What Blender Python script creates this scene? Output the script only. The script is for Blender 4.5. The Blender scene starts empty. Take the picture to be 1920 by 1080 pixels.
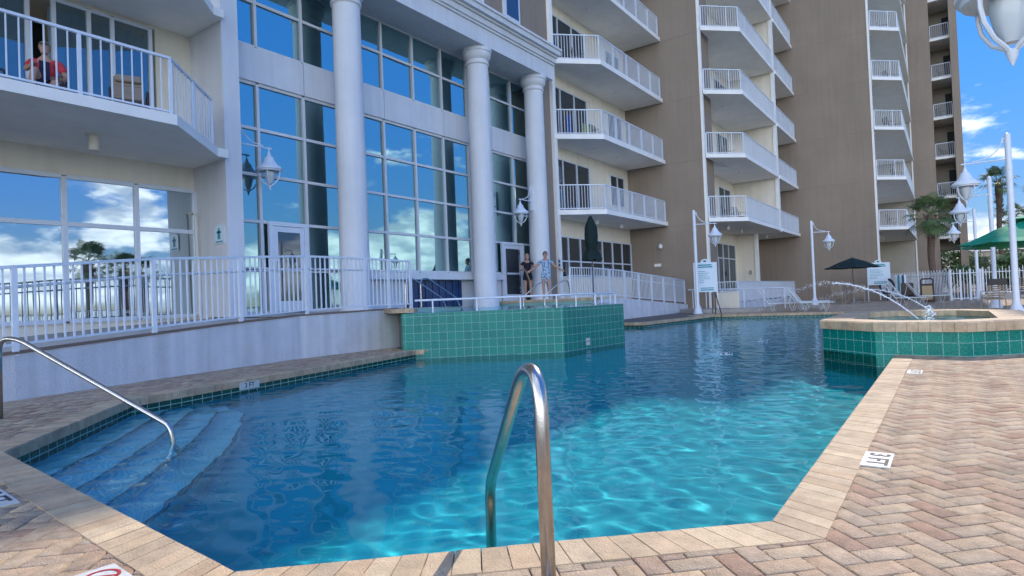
import bpy, math, random
import numpy as np
from mathutils import Vector, Matrix
R = math.radians
random.seed(7); rng = np.random.default_rng(7)
scene = bpy.context.scene
col = scene.collection

# ---------------------------------------------------------------- camera
CAM_YAW, CAM_PITCH, CAM_ROLL = R(35.5), math.atan(20/1150), math.atan(.04)
cd = bpy.data.cameras.new('camera'); cam = bpy.data.objects.new('camera', cd); col.objects.link(cam)
cd.sensor_width = 36; cd.lens = 36*1150/1920; cd.clip_start = .05; cd.clip_end = 6000
cam.location = (0, 0, 1.0)
f = Vector((-math.sin(CAM_YAW)*math.cos(CAM_PITCH), math.cos(CAM_YAW)*math.cos(CAM_PITCH), math.sin(CAM_PITCH)))
r0 = Vector((math.cos(CAM_YAW), math.sin(CAM_YAW), 0)); u0 = r0.cross(f)
rr = r0*math.cos(CAM_ROLL) - u0*math.sin(CAM_ROLL); uu = u0*math.cos(CAM_ROLL) + r0*math.sin(CAM_ROLL)
cam.rotation_euler = Matrix((rr, uu, -f)).transposed().to_euler()
scene.camera = cam

# ---------------------------------------------------------------- light and sky
SUN_EL = R(43)
sd = bpy.data.lights.new('sun', 'SUN'); sd.energy = 2.65; sd.angle = R(.5); sd.color = (1, .90, .77)
sun = bpy.data.objects.new('sun', sd); col.objects.link(sun); sun.rotation_euler = (-(math.pi/2-SUN_EL), 0, 0)
try: sd.cycles.is_caustics_light = True
except Exception: pass
world = bpy.data.worlds.new('World'); scene.world = world; world.use_nodes = True
wt = world.node_tree; wn = wt.nodes; wl = wt.links; wn.clear()
def N(t, tree=wn, **kw):
    n = tree.new(t)
    for k, v in kw.items(): setattr(n, k, v)
    return n
wo = N('ShaderNodeOutputWorld'); wb = N('ShaderNodeBackground'); wb.inputs[1].default_value = .15
sky = N('ShaderNodeTexSky', sky_type='NISHITA', sun_disc=False, sun_elevation=SUN_EL, sun_rotation=0.0)
sky.air_density = 1.0; sky.dust_density = .0; sky.ozone_density = 2.2
hsv = N('ShaderNodeHueSaturation'); hsv.inputs['Saturation'].default_value = 1.22; hsv.inputs['Value'].default_value = 2.1
lumn = N('ShaderNodeRGBToBW'); wl.new(sky.outputs[0], lumn.inputs[0])
def _div(l):
    a = N('ShaderNodeMath', operation='MULTIPLY_ADD'); wl.new(l, a.inputs[0]); a.inputs[1].default_value = .75; a.inputs[2].default_value = .75
    d = N('ShaderNodeMath', operation='DIVIDE'); d.inputs[0].default_value = 1.; wl.new(a.outputs[0], d.inputs[1]); return d.outputs[0]
vsc = N('ShaderNodeVectorMath', operation='SCALE'); wl.new(sky.outputs[0], vsc.inputs[0]); wl.new(_div(lumn.outputs[0]), vsc.inputs['Scale'])
tnt = N('ShaderNodeVectorMath', operation='MULTIPLY'); tnt.inputs[1].default_value = (.72, .80, 1.04)
wl.new(vsc.outputs[0], tnt.inputs[0]); wl.new(tnt.outputs[0], hsv.inputs['Color'])
tc = N('ShaderNodeTexCoord'); sp = N('ShaderNodeSeparateXYZ'); wl.new(tc.outputs['Generated'], sp.inputs[0])
mp = N('ShaderNodeMapping'); mp.inputs['Scale'].default_value = (1, 1, 2.6); wl.new(tc.outputs['Generated'], mp.inputs[0])
nz = N('ShaderNodeTexNoise'); nz.inputs['Scale'].default_value = 6.5; nz.inputs['Detail'].default_value = 8; nz.inputs['Roughness'].default_value = .58
wl.new(mp.outputs[0], nz.inputs['Vector'])
def ramp(src, a, b, va=0., vb=1., tree=wn, links=wl):
    m = tree.new('ShaderNodeMapRange'); m.interpolation_type = 'SMOOTHSTEP'
    m.inputs[1].default_value = a; m.inputs[2].default_value = b; m.inputs[3].default_value = va; m.inputs[4].default_value = vb
    links.new(src, m.inputs[0]); return m.outputs[0]
def mth(op, a, b, tree=wn, links=wl):
    m = tree.new('ShaderNodeMath'); m.operation = op
    for i, v in enumerate((a, b)):
        if isinstance(v, (int, float)): m.inputs[i].default_value = v
        else: links.new(v, m.inputs[i])
    return m.outputs[0]
bank = mth('MULTIPLY', ramp(sp.outputs['Z'], .15, .06, 0, .20), ramp(sp.outputs['X'], .05, .45, .45, 1.))        # a bank of cumulus low over the horizon
high = ramp(sp.outputs['Z'], .34, .15, -.14, .03)
dens = mth('ADD', mth('ADD', nz.outputs[0], bank), high)
dens = mth('ADD', dens, ramp(sp.outputs['Y'], -.1, -.5, 0, .2))   # unseen broken cloud added behind the viewer to fill the shade
mask = ramp(dens, .56, .69)
mask = mth('MULTIPLY', mask, ramp(sp.outputs['Z'], 0.0, .02))
nz2 = N('ShaderNodeTexNoise'); nz2.inputs['Scale'].default_value = 14; nz2.inputs['Detail'].default_value = 5
mp2 = N('ShaderNodeMapping'); mp2.inputs['Scale'].default_value = (1, 1, 2.6); mp2.inputs['Location'].default_value = (0, 0, .05)
wl.new(tc.outputs['Generated'], mp2.inputs[0]); wl.new(mp2.outputs[0], nz2.inputs['Vector'])
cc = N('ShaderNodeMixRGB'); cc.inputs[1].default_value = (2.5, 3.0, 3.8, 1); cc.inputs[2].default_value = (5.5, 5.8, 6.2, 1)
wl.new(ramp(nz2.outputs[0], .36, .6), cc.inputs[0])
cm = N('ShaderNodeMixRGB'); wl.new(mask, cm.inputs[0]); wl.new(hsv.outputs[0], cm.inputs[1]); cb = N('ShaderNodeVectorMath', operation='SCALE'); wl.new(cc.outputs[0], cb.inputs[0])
wl.new(ramp(sp.outputs['Y'], .05, -.6, 1., 3.6), cb.inputs['Scale']); wl.new(cb.outputs[0], cm.inputs[2])   # added cloud behind the viewer boosted to lift the shaded walls
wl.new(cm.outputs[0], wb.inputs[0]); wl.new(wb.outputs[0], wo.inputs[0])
scene.view_settings.view_transform = 'Standard'; scene.view_settings.look = 'None'
scene.view_settings.exposure = .93; scene.view_settings.gamma = 1
scene.render.engine = 'CYCLES'
cy = scene.cycles
cy.use_denoising = True; cy.max_bounces = 10; cy.diffuse_bounces = 4; cy.glossy_bounces = 4; cy.transmission_bounces = 8; cy.transparent_max_bounces = 16
cy.caustics_reflective = False; cy.caustics_refractive = True; cy.sample_clamp_indirect = 4.0; cy.blur_glossy = .3
cy.use_adaptive_sampling = True; cy.adaptive_threshold = .015

# ---------------------------------------------------------------- materials
MATS = {}
def mat(name, color, rough=.6, metal=0., noise=0., nscale=8., bump=0., bscale=60., attr=False, spec=.5, streak=0., stain=0.):
    """Principled material with broad mottling, fine bump and optional vertical wear streaks."""
    m = bpy.data.materials.new(name); m.use_nodes = True; nt = m.node_tree; ns = nt.nodes; L = nt.links
    b = ns['Principled BSDF']; b.inputs['Roughness'].default_value = rough; b.inputs['Metallic'].default_value = metal
    b.inputs['Specular IOR Level'].default_value = spec
    c4 = (*color, 1); src = None
    if attr:
        a = ns.new('ShaderNodeAttribute'); a.attribute_name = 'tone'; src = a.outputs['Color']
    tcn = ns.new('ShaderNodeTexCoord')
    if noise:
        n = ns.new('ShaderNodeTexNoise'); n.inputs['Scale'].default_value = nscale; n.inputs['Detail'].default_value = 6; n.inputs['Roughness'].default_value = .65
        L.new(tcn.outputs['Object'], n.inputs['Vector'])
        mr = ns.new('ShaderNodeMapRange'); mr.inputs[1].default_value = .3; mr.inputs[2].default_value = .7; mr.inputs[3].default_value = 1-noise; mr.inputs[4].default_value = 1+noise
        L.new(n.outputs[0], mr.inputs[0]); v = mr.outputs[0]
        if streak:
            mpn = ns.new('ShaderNodeMapping'); mpn.inputs['Scale'].default_value = (2.5, 2.5, .12); L.new(tcn.outputs['Object'], mpn.inputs[0])
            n3 = ns.new('ShaderNodeTexNoise'); n3.inputs['Scale'].default_value = 2.; n3.inputs['Detail'].default_value = 5; L.new(mpn.outputs[0], n3.inputs['Vector'])
            m3 = ns.new('ShaderNodeMapRange'); m3.inputs[1].default_value = .35; m3.inputs[2].default_value = .7; m3.inputs[3].default_value = 1+streak*.4; m3.inputs[4].default_value = 1-streak
            L.new(n3.outputs[0], m3.inputs[0]); mm = ns.new('ShaderNodeMath'); mm.operation = 'MULTIPLY'; L.new(v, mm.inputs[0]); L.new(m3.outputs[0], mm.inputs[1]); v = mm.outputs[0]
        if stain:
            n4 = ns.new('ShaderNodeTexNoise'); n4.inputs['Scale'].default_value = 1.9; n4.inputs['Detail'].default_value = 9; n4.inputs['Roughness'].default_value = .68; L.new(tcn.outputs['Object'], n4.inputs['Vector'])
            m4 = ns.new('ShaderNodeMapRange'); m4.inputs[1].default_value = .54; m4.inputs[2].default_value = .66; m4.inputs[3].default_value = 1; m4.inputs[4].default_value = 1-stain
            L.new(n4.outputs[0], m4.inputs[0]); mm = ns.new('ShaderNodeMath'); mm.operation = 'MULTIPLY'; L.new(v, mm.inputs[0]); L.new(m4.outputs[0], mm.inputs[1]); v = mm.outputs[0]
        vm = ns.new('ShaderNodeVectorMath'); vm.operation = 'SCALE'
        if src is not None: L.new(src, vm.inputs[0])
        else: vm.inputs[0].default_value = color
        L.new(v, vm.inputs['Scale']); L.new(vm.outputs[0], b.inputs['Base Color'])
    elif src is not None: L.new(src, b.inputs['Base Color'])
    else: b.inputs['Base Color'].default_value = c4
    if bump:
        n2 = ns.new('ShaderNodeTexNoise'); n2.inputs['Scale'].default_value = bscale; n2.inputs['Detail'].default_value = 4
        L.new(tcn.outputs['Object'], n2.inputs['Vector'])
        bp = ns.new('ShaderNodeBump'); bp.inputs['Strength'].default_value = bump; bp.inputs['Distance'].default_value = .02
        L.new(n2.outputs[0], bp.inputs['Height']); L.new(bp.outputs[0], b.inputs['Normal'])
    MATS[name] = m; return m
WHITE = mat('white_painted_metal', (.66, .71, .77), .38, noise=.05, nscale=5)
LOBBY = mat('white_stucco', (.68, .69, .70), .8, noise=.05, nscale=1.2, bump=.25, bscale=120, streak=.06)
TAUPE = mat('taupe_stucco', (.285, .225, .17), .9, noise=.09, nscale=.5, bump=.3, bscale=90, streak=.07)
CREAM = mat('cream_stucco', (.82, .745, .61), .9, noise=.06, nscale=.8, bump=.3, bscale=90, streak=.05)
GREIGE = mat('greige_stucco', (.42, .38, .31), .9, noise=.06, nscale=.8, bump=.3, bscale=90)
SLAB = mat('white_concrete', (.86, .83, .77), .8, noise=.06, nscale=1.5, bump=.15, bscale=60)
RWALL = mat('pale_stucco', (.62, .62, .63), .85, noise=.10, nscale=1.9, bump=.5, bscale=34, streak=.16, stain=.12)
STEEL = mat('stainless_steel', (.52, .49, .45), .27, 1., noise=.12, nscale=14, bump=.03, bscale=200)
COPING = mat('coping_paver', (.5, .4, .3), .75, attr=True, noise=.20, nscale=9, bump=.5, bscale=90, stain=.33)
PAVER = mat('deck_paver', (.5, .4, .3), .85, attr=True, noise=.22, nscale=14, bump=.8, bscale=130, stain=.24)
SAND = mat('joint_sand', (.13, .11, .09), .95, noise=.2, nscale=20)
SPLAST = mat('pale_step_plaster', (.24, .58, .60), .7, noise=.06, nscale=3)
PLASTER = mat('pool_plaster', (.005, .36, .42), .7, noise=.05, nscale=2)
NOSE = mat('step_nosing_tile', (.02, .12, .16), .5)
CONC = mat('grey_concrete', (.36, .34, .31), .85, noise=.15, nscale=4, bump=.3)
PALE = mat('pale_deck_concrete', (.58, .52, .44), .85, noise=.1, nscale=3, bump=.2)
BEACH = mat('dune_sand_and_grass', (.24, .26, .19), .95, noise=.6, nscale=.35, bump=.4, bscale=4)
OCEAN = mat('ocean_water', (.02, .10, .12), .12, noise=.2, nscale=.03, bump=.3, bscale=.8)
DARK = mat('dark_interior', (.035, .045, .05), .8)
ROOM = mat('interior_wall', (.40, .45, .43), .9)
GREENF = mat('green_canvas', (.0, .25, .14), .8, noise=.06, nscale=3)
DGREENF = mat('dark_green_canvas', (.003, .018, .017), .85, noise=.1, nscale=4)
SLING = mat('white_sling', (.66, .68, .66), .7, noise=.05)
BLACK = mat('black_metal', (.015, .015, .018), .45)
BROWNF = mat('brown_metal', (.05, .03, .025), .5)
TANP = mat('tan_pebble_panel', (.42, .31, .18), .85, noise=.3, nscale=30, bump=.5)
TAN = mat('tan_fabric', (.30, .24, .18), .9, noise=.1, nscale=20)
BLUEP = mat('blue_tile_curtain', (.012, .045, .13), .35, noise=.45, nscale=5)
SIGN = mat('white_sign_panel', (.62, .72, .78), .5)
TEAL = mat('teal_print', (.03, .25, .33), .6)
NAVY = mat('navy_print', (.03, .05, .12), .6)
INK = mat('black_print', (.03, .03, .035), .7, noise=.3, nscale=40)
MARK = mat('marker_tile', (.55, .55, .52), .6, noise=.22, nscale=30)
REDP = mat('red_print', (.42, .03, .03), .6)
SKIN = mat('skin', (.42, .24, .17), .6)
REDS = mat('coral_red_shirt', (.55, .045, .06), .85, noise=.15, nscale=12)
NAVYC = mat('navy_cloth', (.02, .025, .06), .9)
CAP = mat('khaki_cap', (.22, .19, .13), .9)
HAIRB = mat('brown_hair', (.06, .035, .02), .7)
HAIRY = mat('blonde_hair', (.30, .21, .10), .7)
BLACKC = mat('black_cloth', (.012, .012, .018), .9)
CURTAIN = mat('blue_white_curtain', (.30, .42, .52), .9, noise=.1)
TRUNKM = mat('palm_trunk_bark', (.13, .09, .065), .95, noise=.35, nscale=12, bump=1., bscale=18)
FROND = mat('palm_frond_green', (.095, .15, .05), .6, noise=.35, nscale=4)
LEAF = mat('shrub_leaf_green', (.10, .16, .05), .6, noise=.4, nscale=5)
FOAM = mat('white_water_spray', (.85, .9, .95), .25)
RUST = mat('brown_stone', (.20, .14, .11), .8)
LENS = mat('frosted_lamp_glass', (.55, .6, .62), .25)
BLUET = mat('blue_towel', (.02,.10,.40), .95)
TEALT = mat('turquoise_towel', (.03,.42,.42), .95)
YDOT = mat('yellow_green_cloth', (.30,.34,.08), .95, noise=.6, nscale=14)
PATT = mat('blue_patterned_cloth', (.08, .14, .26), .85)
nt = PATT.node_tree; vo = nt.nodes.new('ShaderNodeTexVoronoi'); vo.inputs['Scale'].default_value = 16
cr = nt.nodes.new('ShaderNodeValToRGB'); cr.color_ramp.elements[0].position = .28; cr.color_ramp.elements[0].color = (.02, .05, .12, 1)
cr.color_ramp.elements[1].position = .42; cr.color_ramp.elements[1].color = (.35, .5, .65, 1)
tcn = nt.nodes.new('ShaderNodeTexCoord'); nt.links.new(tcn.outputs['Object'], vo.inputs['Vector']); nt.links.new(vo.outputs['Distance'], cr.inputs[0]); nt.links.new(cr.outputs[0], nt.nodes['Principled BSDF'].inputs['Base Color'])

def tile_mat(name, c1, c2, size, grout=.03):
    """glazed square tiles, uv in metres, pale grout, each tile its own tone and a faint motif"""
    m = bpy.data.materials.new(name); m.use_nodes = True; nt = m.node_tree; ns = nt.nodes; L = nt.links
    b = ns['Principled BSDF']; b.inputs['Roughness'].default_value = .25; b.inputs['Specular IOR Level'].default_value = .3
    uv = ns.new('ShaderNodeUVMap'); br = ns.new('ShaderNodeTexBrick'); br.offset = 0; br.squash = 1
    br.inputs['Scale'].default_value = 1; br.inputs['Brick Width'].default_value = size; br.inputs['Row Height'].default_value = size
    br.inputs['Mortar Size'].default_value = size*grout; br.inputs['Mortar Smooth'].default_value = .1; br.inputs['Bias'].default_value = 0
    br.inputs['Color1'].default_value = (*c1, 1); br.inputs['Color2'].default_value = (*c2, 1); br.inputs['Mortar'].default_value = (.22, .42, .38, 1)
    L.new(uv.outputs[0], br.inputs['Vector'])
    nn = ns.new('ShaderNodeTexNoise'); nn.inputs['Scale'].default_value = 38; nn.inputs['Detail'].default_value = 3; L.new(uv.outputs[0], nn.inputs['Vector'])
    mr = ns.new('ShaderNodeMapRange'); mr.inputs[1].default_value = .35; mr.inputs[2].default_value = .65; mr.inputs[3].default_value = .75; mr.inputs[4].default_value = 1.35; L.new(nn.outputs[0], mr.inputs[0])
    vm = ns.new('ShaderNodeVectorMath'); vm.operation = 'SCALE'; L.new(br.outputs['Color'], vm.inputs[0]); L.new(mr.outputs[0], vm.inputs['Scale'])
    L.new(vm.outputs[0], b.inputs['Base Color'])
    bp = ns.new('ShaderNodeBump'); bp.inputs['Strength'].default_value = .25; bp.inputs['Distance'].default_value = .004; bp.invert = True
    L.new(br.outputs['Fac'], bp.inputs['Height']); L.new(bp.outputs[0], b.inputs['Normal'])
    return m
TILE = tile_mat('green_glazed_tile', (.003, .165, .13), (.005, .21, .155), .175, .022)
DTILE = tile_mat('dark_green_waterline_tile', (.004, .045, .033), (.006, .065, .045), .155)

def glass_mat(name, refl, tint=(.72, .88, 1.), see=.55, body=(.02, .05, .065)):
    """tinted window glass: mirror reflection over a see-through tinted pane"""
    m = bpy.data.materials.new(name); m.use_nodes = True; nt = m.node_tree; ns = nt.nodes; L = nt.links; ns.clear()
    o = ns.new('ShaderNodeOutputMaterial'); g = ns.new('ShaderNodeBsdfGlossy'); g.inputs['Roughness'].default_value = .0; g.inputs['Color'].default_value = (*tint, 1)
    t = ns.new('ShaderNodeBsdfTransparent'); t.inputs['Color'].default_value = (.42, .55, .58, 1)
    d = ns.new('ShaderNodeBsdfDiffuse'); d.inputs['Color'].default_value = (*body, 1)
    m1 = ns.new('ShaderNodeMixShader'); m1.inputs[0].default_value = see; L.new(d.outputs[0], m1.inputs[1]); L.new(t.outputs[0], m1.inputs[2])
    fr = ns.new('ShaderNodeLayerWeight'); fr.inputs['Blend'].default_value = .35
    mr = ns.new('ShaderNodeMapRange'); mr.inputs[3].default_value = refl; mr.inputs[4].default_value = min(1, refl+.45); L.new(fr.outputs['Fresnel'], mr.inputs[0])
    tcn = ns.new('ShaderNodeTexCoord'); nn = ns.new('ShaderNodeTexNoise'); nn.inputs['Scale'].default_value = .7; L.new(tcn.outputs['Object'], nn.inputs['Vector'])
    bp = ns.new('ShaderNodeBump'); bp.inputs['Strength'].default_value = .05; bp.inputs['Distance'].default_value = .05; L.new(nn.outputs[0], bp.inputs['Height']); L.new(bp.outputs[0], g.inputs['Normal'])
    m2 = ns.new('ShaderNodeMixShader'); L.new(mr.outputs[0], m2.inputs[0]); L.new(m1.outputs[0], m2.inputs[1]); L.new(g.outputs[0], m2.inputs[2])
    L.new(m2.outputs[0], o.inputs[0]); return m
GLASS = glass_mat('lobby_glass', .50, (.62,.95,.95), .5, (.05,.11,.14))
GLASSW = glass_mat('mirror_window_glass', .62, (.8, .93, 1), .15)
GLASSB = glass_mat('balcony_door_glass', .22, (.75,.92,1), .85)
GLASSD = glass_mat('dark_window_glass', .12, (.8, .9, 1), .1, (.03, .035, .04))

def water_mat(name, rough=0.0):
    m = bpy.data.materials.new(name); m.use_nodes = True; nt = m.node_tree; ns = nt.nodes; L = nt.links; ns.clear()
    o = ns.new('ShaderNodeOutputMaterial'); g = ns.new('ShaderNodeBsdfGlass'); g.inputs['IOR'].default_value = 1.22; g.inputs['Roughness'].default_value = rough
    g.inputs['Color'].default_value = (.72, .95, 1, 1)
    L.new(g.outputs[0], o.inputs[0]); return m
WATER = water_mat('clear_pool_water')

# ---------------------------------------------------------------- mesh helpers
class MB:
    def __init__(s): s.v = []; s.f = []; s.c = []; s.uv = {}; s.tone = None
    def add(s, vs, fs, uvs=None):
        o = len(s.v); s.v += [tuple(v) for v in vs]
        for i, fc in enumerate(fs):
            s.f.append(tuple(o+k for k in fc)); s.c.append(s.tone)
            if uvs is not None: s.uv[len(s.f)-1] = uvs[i]
        return s
    def box(s, x0, x1, y0, y1, z0, z1):
        return s.add([(x0,y0,z0),(x1,y0,z0),(x1,y1,z0),(x0,y1,z0),(x0,y0,z1),(x1,y0,z1),(x1,y1,z1),(x0,y1,z1)],
              [(3,2,1,0),(4,5,6,7),(0,1,5,4),(1,2,6,5),(2,3,7,6),(3,0,4,7)])
    def bar(s, a, b, w, h=None, up=(0,0,1)):
        h = w if h is None else h
        a = Vector(a); b = Vector(b); d = (b-a).normalized(); upv = Vector(up)
        if abs(d.dot(upv)) > .98: upv = Vector((1, 0, 0))
        x = d.cross(upv).normalized(); z = x.cross(d)
        q = []
        for p in (a, b):
            for sx, sz in ((-1,-1),(1,-1),(1,1),(-1,1)): q.append(p + x*sx*w/2 + z*sz*h/2)
        return s.add(q, [(0,1,2,3),(7,6,5,4),(0,4,5,1),(1,5,6,2),(2,6,7,3),(3,7,4,0)])
    def tube(s, pts, r, n=8, cap=True):
        pts = [Vector(p) for p in pts]; rs = r if isinstance(r, (list, tuple)) else [r]*len(pts)
        q = []; prev = None
        for i, p in enumerate(pts):
            d = (pts[min(i+1, len(pts)-1)]-pts[max(i-1, 0)]).normalized()
            if prev is None:
                a = d.orthogonal().normalized()
            else:
                a = (prev - d*prev.dot(d)).normalized()
            prev = a; b = d.cross(a)
            for k in range(n):
                t = 2*math.pi*k/n; q.append(p + (a*math.cos(t)+b*math.sin(t))*rs[i])
        fs = []
        for i in range(len(pts)-1):
            for k in range(n): fs.append((i*n+k, i*n+(k+1)%n, (i+1)*n+(k+1)%n, (i+1)*n+k))
        if cap: fs += [tuple(range(n-1, -1, -1)), tuple((len(pts)-1)*n+k for k in range(n))]
        return s.add(q, fs)
    def lathe(s, prof, c=(0,0), n=20, ax0=0.):
        q = []; fs = []
        for r_, z in prof:
            for k in range(n):
                t = ax0+2*math.pi*k/n; q.append((c[0]+r_*math.cos(t), c[1]+r_*math.sin(t), z))
        for i in range(len(prof)-1):
            for k in range(n): fs.append((i*n+k, i*n+(k+1)%n, (i+1)*n+(k+1)%n, (i+1)*n+k))
        fs += [tuple(range(n-1, -1, -1)), tuple((len(prof)-1)*n+k for k in range(n))]
        return s.add(q, fs)
    def prism(s, poly, z0, z1, top=True, bot=True):
        n = len(poly); A = sum(poly[i][0]*poly[(i+1)%n][1]-poly[(i+1)%n][0]*poly[i][1] for i in range(n))
        if A < 0: poly = poly[::-1]
        z0s = z0 if isinstance(z0, (list, tuple)) else [z0]*n; z1s = z1 if isinstance(z1, (list, tuple)) else [z1]*n
        q = [(p[0], p[1], z0s[i]) for i, p in enumerate(poly)] + [(p[0], p[1], z1s[i]) for i, p in enumerate(poly)]
        fs = [(i, (i+1)%n, n+(i+1)%n, n+i) for i in range(n)]
        if top: fs.append(tuple(range(n, 2*n)))
        if bot: fs.append(tuple(range(n-1, -1, -1)))
        return s.add(q, fs)
    def wallquads(s, pts, z0, z1, closed=False):
        """vertical sheet along pts with uv in metres"""
        P = list(pts) + ([pts[0]] if closed else []); d = 0
        for a, b in zip(P[:-1], P[1:]):
            l = math.dist(a, b)
            s.add([(a[0],a[1],z0),(b[0],b[1],z0),(b[0],b[1],z1),(a[0],a[1],z1)], [(0,1,2,3)], [[(d,z0),(d+l,z0),(d+l,z1),(d,z1)]]); d += l
        return s
    def build(s, name, m, parent=None, smooth=False, bevel=0.):
        me = bpy.data.meshes.new(name)
        off = Vector((0,0,0)); p = parent
        while p is not None: off += p.location; p = p.parent
        me.from_pydata([tuple(Vector(v)-off) for v in s.v], [], s.f)
        if any(c is not None for c in s.c):
            ca = me.color_attributes.new('tone', 'FLOAT_COLOR', 'CORNER'); arr = []
            for fc, c in zip(s.f, s.c): arr += [*(c or (.4,.35,.3)), 1.]*len(fc)
            ca.data.foreach_set('color', arr)
        if s.uv:
            ul = me.uv_layers.new(name='UVMap')
            for pl in me.polygons:
                if pl.index in s.uv:
                    for li, q in zip(pl.loop_indices, s.uv[pl.index]): ul.data[li].uv = q
        me.materials.append(m)
        if smooth: me.shade_smooth() if smooth is True else None
        if smooth == 'auto':
            me.shade_smooth()
            try: me.set_sharp_from_angle(angle=R(40))
            except Exception: pass
        o = bpy.data.objects.new(name, me); col.objects.link(o)
        if parent: o.parent = parent
        if bevel:
            b = o.modifiers.new('bevel', 'BEVEL'); b.width = bevel; b.segments = 2; b.limit_method = 'ANGLE'
        return o
def tag(o, label=None, cat=None, group=None, kind=None):
    for k, v in (('label', label), ('category', cat), ('group', group), ('kind', kind)):
        if v: o[k] = v
    return o
def thing(name, loc, label, cat, group=None, kind=None):
    o = bpy.data.objects.new(name, None); col.objects.link(o); o.location = loc; o.empty_display_size = .1
    return tag(o, label, cat, group, kind)
def dup(root, loc, rz=None, label=None, group=None, scale=None):
    def cp(o, par):
        c = o.copy(); col.objects.link(c)
        if par is not None: c.parent = par
        for ch in list(kids.get(o.name, ())): cp(ch, c)
        return c
    kids = {}
    for ob in root.children_recursive: kids.setdefault(ob.parent.name, []).append(ob)
    c = cp(root, None); c.location = loc
    if rz is not None: c.rotation_euler = (0, 0, rz)
    if scale: c.scale = (scale,)*3
    if label: c['label'] = label
    if group: c['group'] = group
    return c
def text_mesh(txt, size, name, m, parent, M, extrude=.001):
    cu = bpy.data.curves.new(name, 'FONT'); cu.body = txt; cu.size = size; cu.extrude = extrude; cu.align_x = 'CENTER'; cu.align_y = 'CENTER'; cu.offset = size*.012
    t = bpy.data.objects.new(name+'_tmp', cu); col.objects.link(t); bpy.context.view_layer.update()
    dg = bpy.context.evaluated_depsgraph_get(); me = bpy.data.meshes.new_from_object(t.evaluated_get(dg)); me.name = name
    bpy.data.objects.remove(t); me.materials.clear(); me.materials.append(m)
    off = Vector((0,0,0)); p = parent
    while p is not None: off += p.location; p = p.parent
    me.transform(Matrix.Translation(-off) @ M)
    o = bpy.data.objects.new(name, me); col.objects.link(o); o.parent = parent; return o
def frame_M(origin, xdir, ydir):
    x = Vector(xdir).normalized(); y = Vector(ydir).normalized(); z = x.cross(y)
    return Matrix(((x.x,y.x,z.x,origin[0]),(x.y,y.y,z.y,origin[1]),(x.z,y.z,z.z,origin[2]),(0,0,0,1)))
def arc(a, b, c, n=8):
    """quadratic bezier"""
    a, b, c = Vector(a), Vector(b), Vector(c)
    return [a*(1-t)**2 + b*2*t*(1-t) + c*t*t for t in [i/n for i in range(n+1)]]
def inpoly(x, y, P):
    ins = np.zeros(np.shape(x), bool); n = len(P)
    for i in range(n):
        x1, y1 = P[i]; x2, y2 = P[(i+1)%n]
        if y1 == y2: continue
        c = ((y1 > y) != (y2 > y)) & (x < (x2-x1)*(y-y1)/(y2-y1)+x1); ins ^= c
    return ins
def Yat(px, X):   # where a line of sight at pixel column px meets the plane X (only used to lay out facade bays)
    a = math.atan((px-960)/1150)-CAM_YAW
    return -X/math.tan(-a) if a else 1e9

# ================================================================ SETTING
WZ = -.18          # pool water level
DZ = .87           # upper deck level
LEDGE = [(-9.2, 9.3), (-7.9, 3.26), (-5.87, 1.52)]
POOL = [(-2.27,1.28),(-.66,2.79),(-.66,10.16),(-.9,10.15),(-1.7,10.95),(-1.7,13.9),(-1.3,15),(-1.3,24.),(-3.3,26.4),(-8.0,25.6),(-8.6,19.8),(-10.0,19.6),
        (-9.2,17.4),(-6.56,13.80),(-6.80,11.33),(-9.43,9.18),(-9.2,9.3),(-7.9,3.26),(-5.87,1.52)]
POOLW = [p for p in POOL]
# ground sheet with a hole for the pool
bm_v = [(-60,-30),(14,-30),(14,120),(-60,120)]
import bmesh
def ring_sheet(name, outer, inner, z, m):
    bm = bmesh.new(); es = []
    for ring in (outer, inner):
        vs = [bm.verts.new((x, y, z)) for x, y in ring]
        es += [bm.edges.new((vs[i], vs[(i+1)%len(vs)])) for i in range(len(vs))]
    bmesh.ops.triangle_fill(bm, use_beauty=True, use_dissolve=False, edges=es)
    me = bpy.data.meshes.new(name); bmesh.ops.recalc_face_normals(bm, faces=bm.faces); bm.to_mesh(me); bm.free()
    me.materials.append(m); o = bpy.data.objects.new(name, me); col.objects.link(o); return tag(o, kind='structure')
ring_sheet('pool_deck', bm_v, POOL, -.012, SAND)
MB().add([(14,-400,-.9),(70,-400,-1.6),(70,900,-1.6),(14,900,-.9)], [(0,1,2,3)]).build('beach', BEACH)['kind'] = 'structure'
MB().add([(70,-3000,-1.7),(4500,-3000,-1.7),(4500,4000,-1.7),(70,4000,-1.7)], [(0,1,2,3)]).build('sea', OCEAN)['kind'] = 'structure'
MB().add([(-4000,120,-.05),(14,120,-.05),(14,4000,-.05),(-4000,4000,-.05)], [(0,1,2,3)]).build('ground', BEACH)['kind'] = 'structure'
MB().add([(-4000,-3000,-.05),(-60,-3000,-.05),(-60,120,-.05),(-4000,120,-.05)], [(0,1,2,3)]).build('ground', CONC)['kind'] = 'structure'
MB().add([(14,-30,-.012),(14,120,-.012),(14,120,-1),(14,-30,-1)], [(0,1,2,3)]).build('deck_edge', CONC)['kind'] = 'structure'

# pool basin
FZ = -1.15
b = MB(); b.wallquads(POOL, FZ, -.36, True); basin = b.build('pool_basin', PLASTER); tag(basin, kind='structure')
b = MB(); b.add([(x, y, FZ) for x, y in POOL], [tuple(range(len(POOL)))]); fl = b.build('pool_floor', PLASTER); tag(fl, kind='structure')
bm = bmesh.new(); bm.from_mesh(fl.data); bmesh.ops.triangulate(bm, faces=bm.faces); bmesh.ops.recalc_face_normals(bm, faces=bm.faces); bm.to_mesh(fl.data); bm.free()
wlb = MB().wallquads(POOL, -.36, -.03, True).build('waterline_tile_band', DTILE); tag(wlb, kind='structure')
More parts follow.
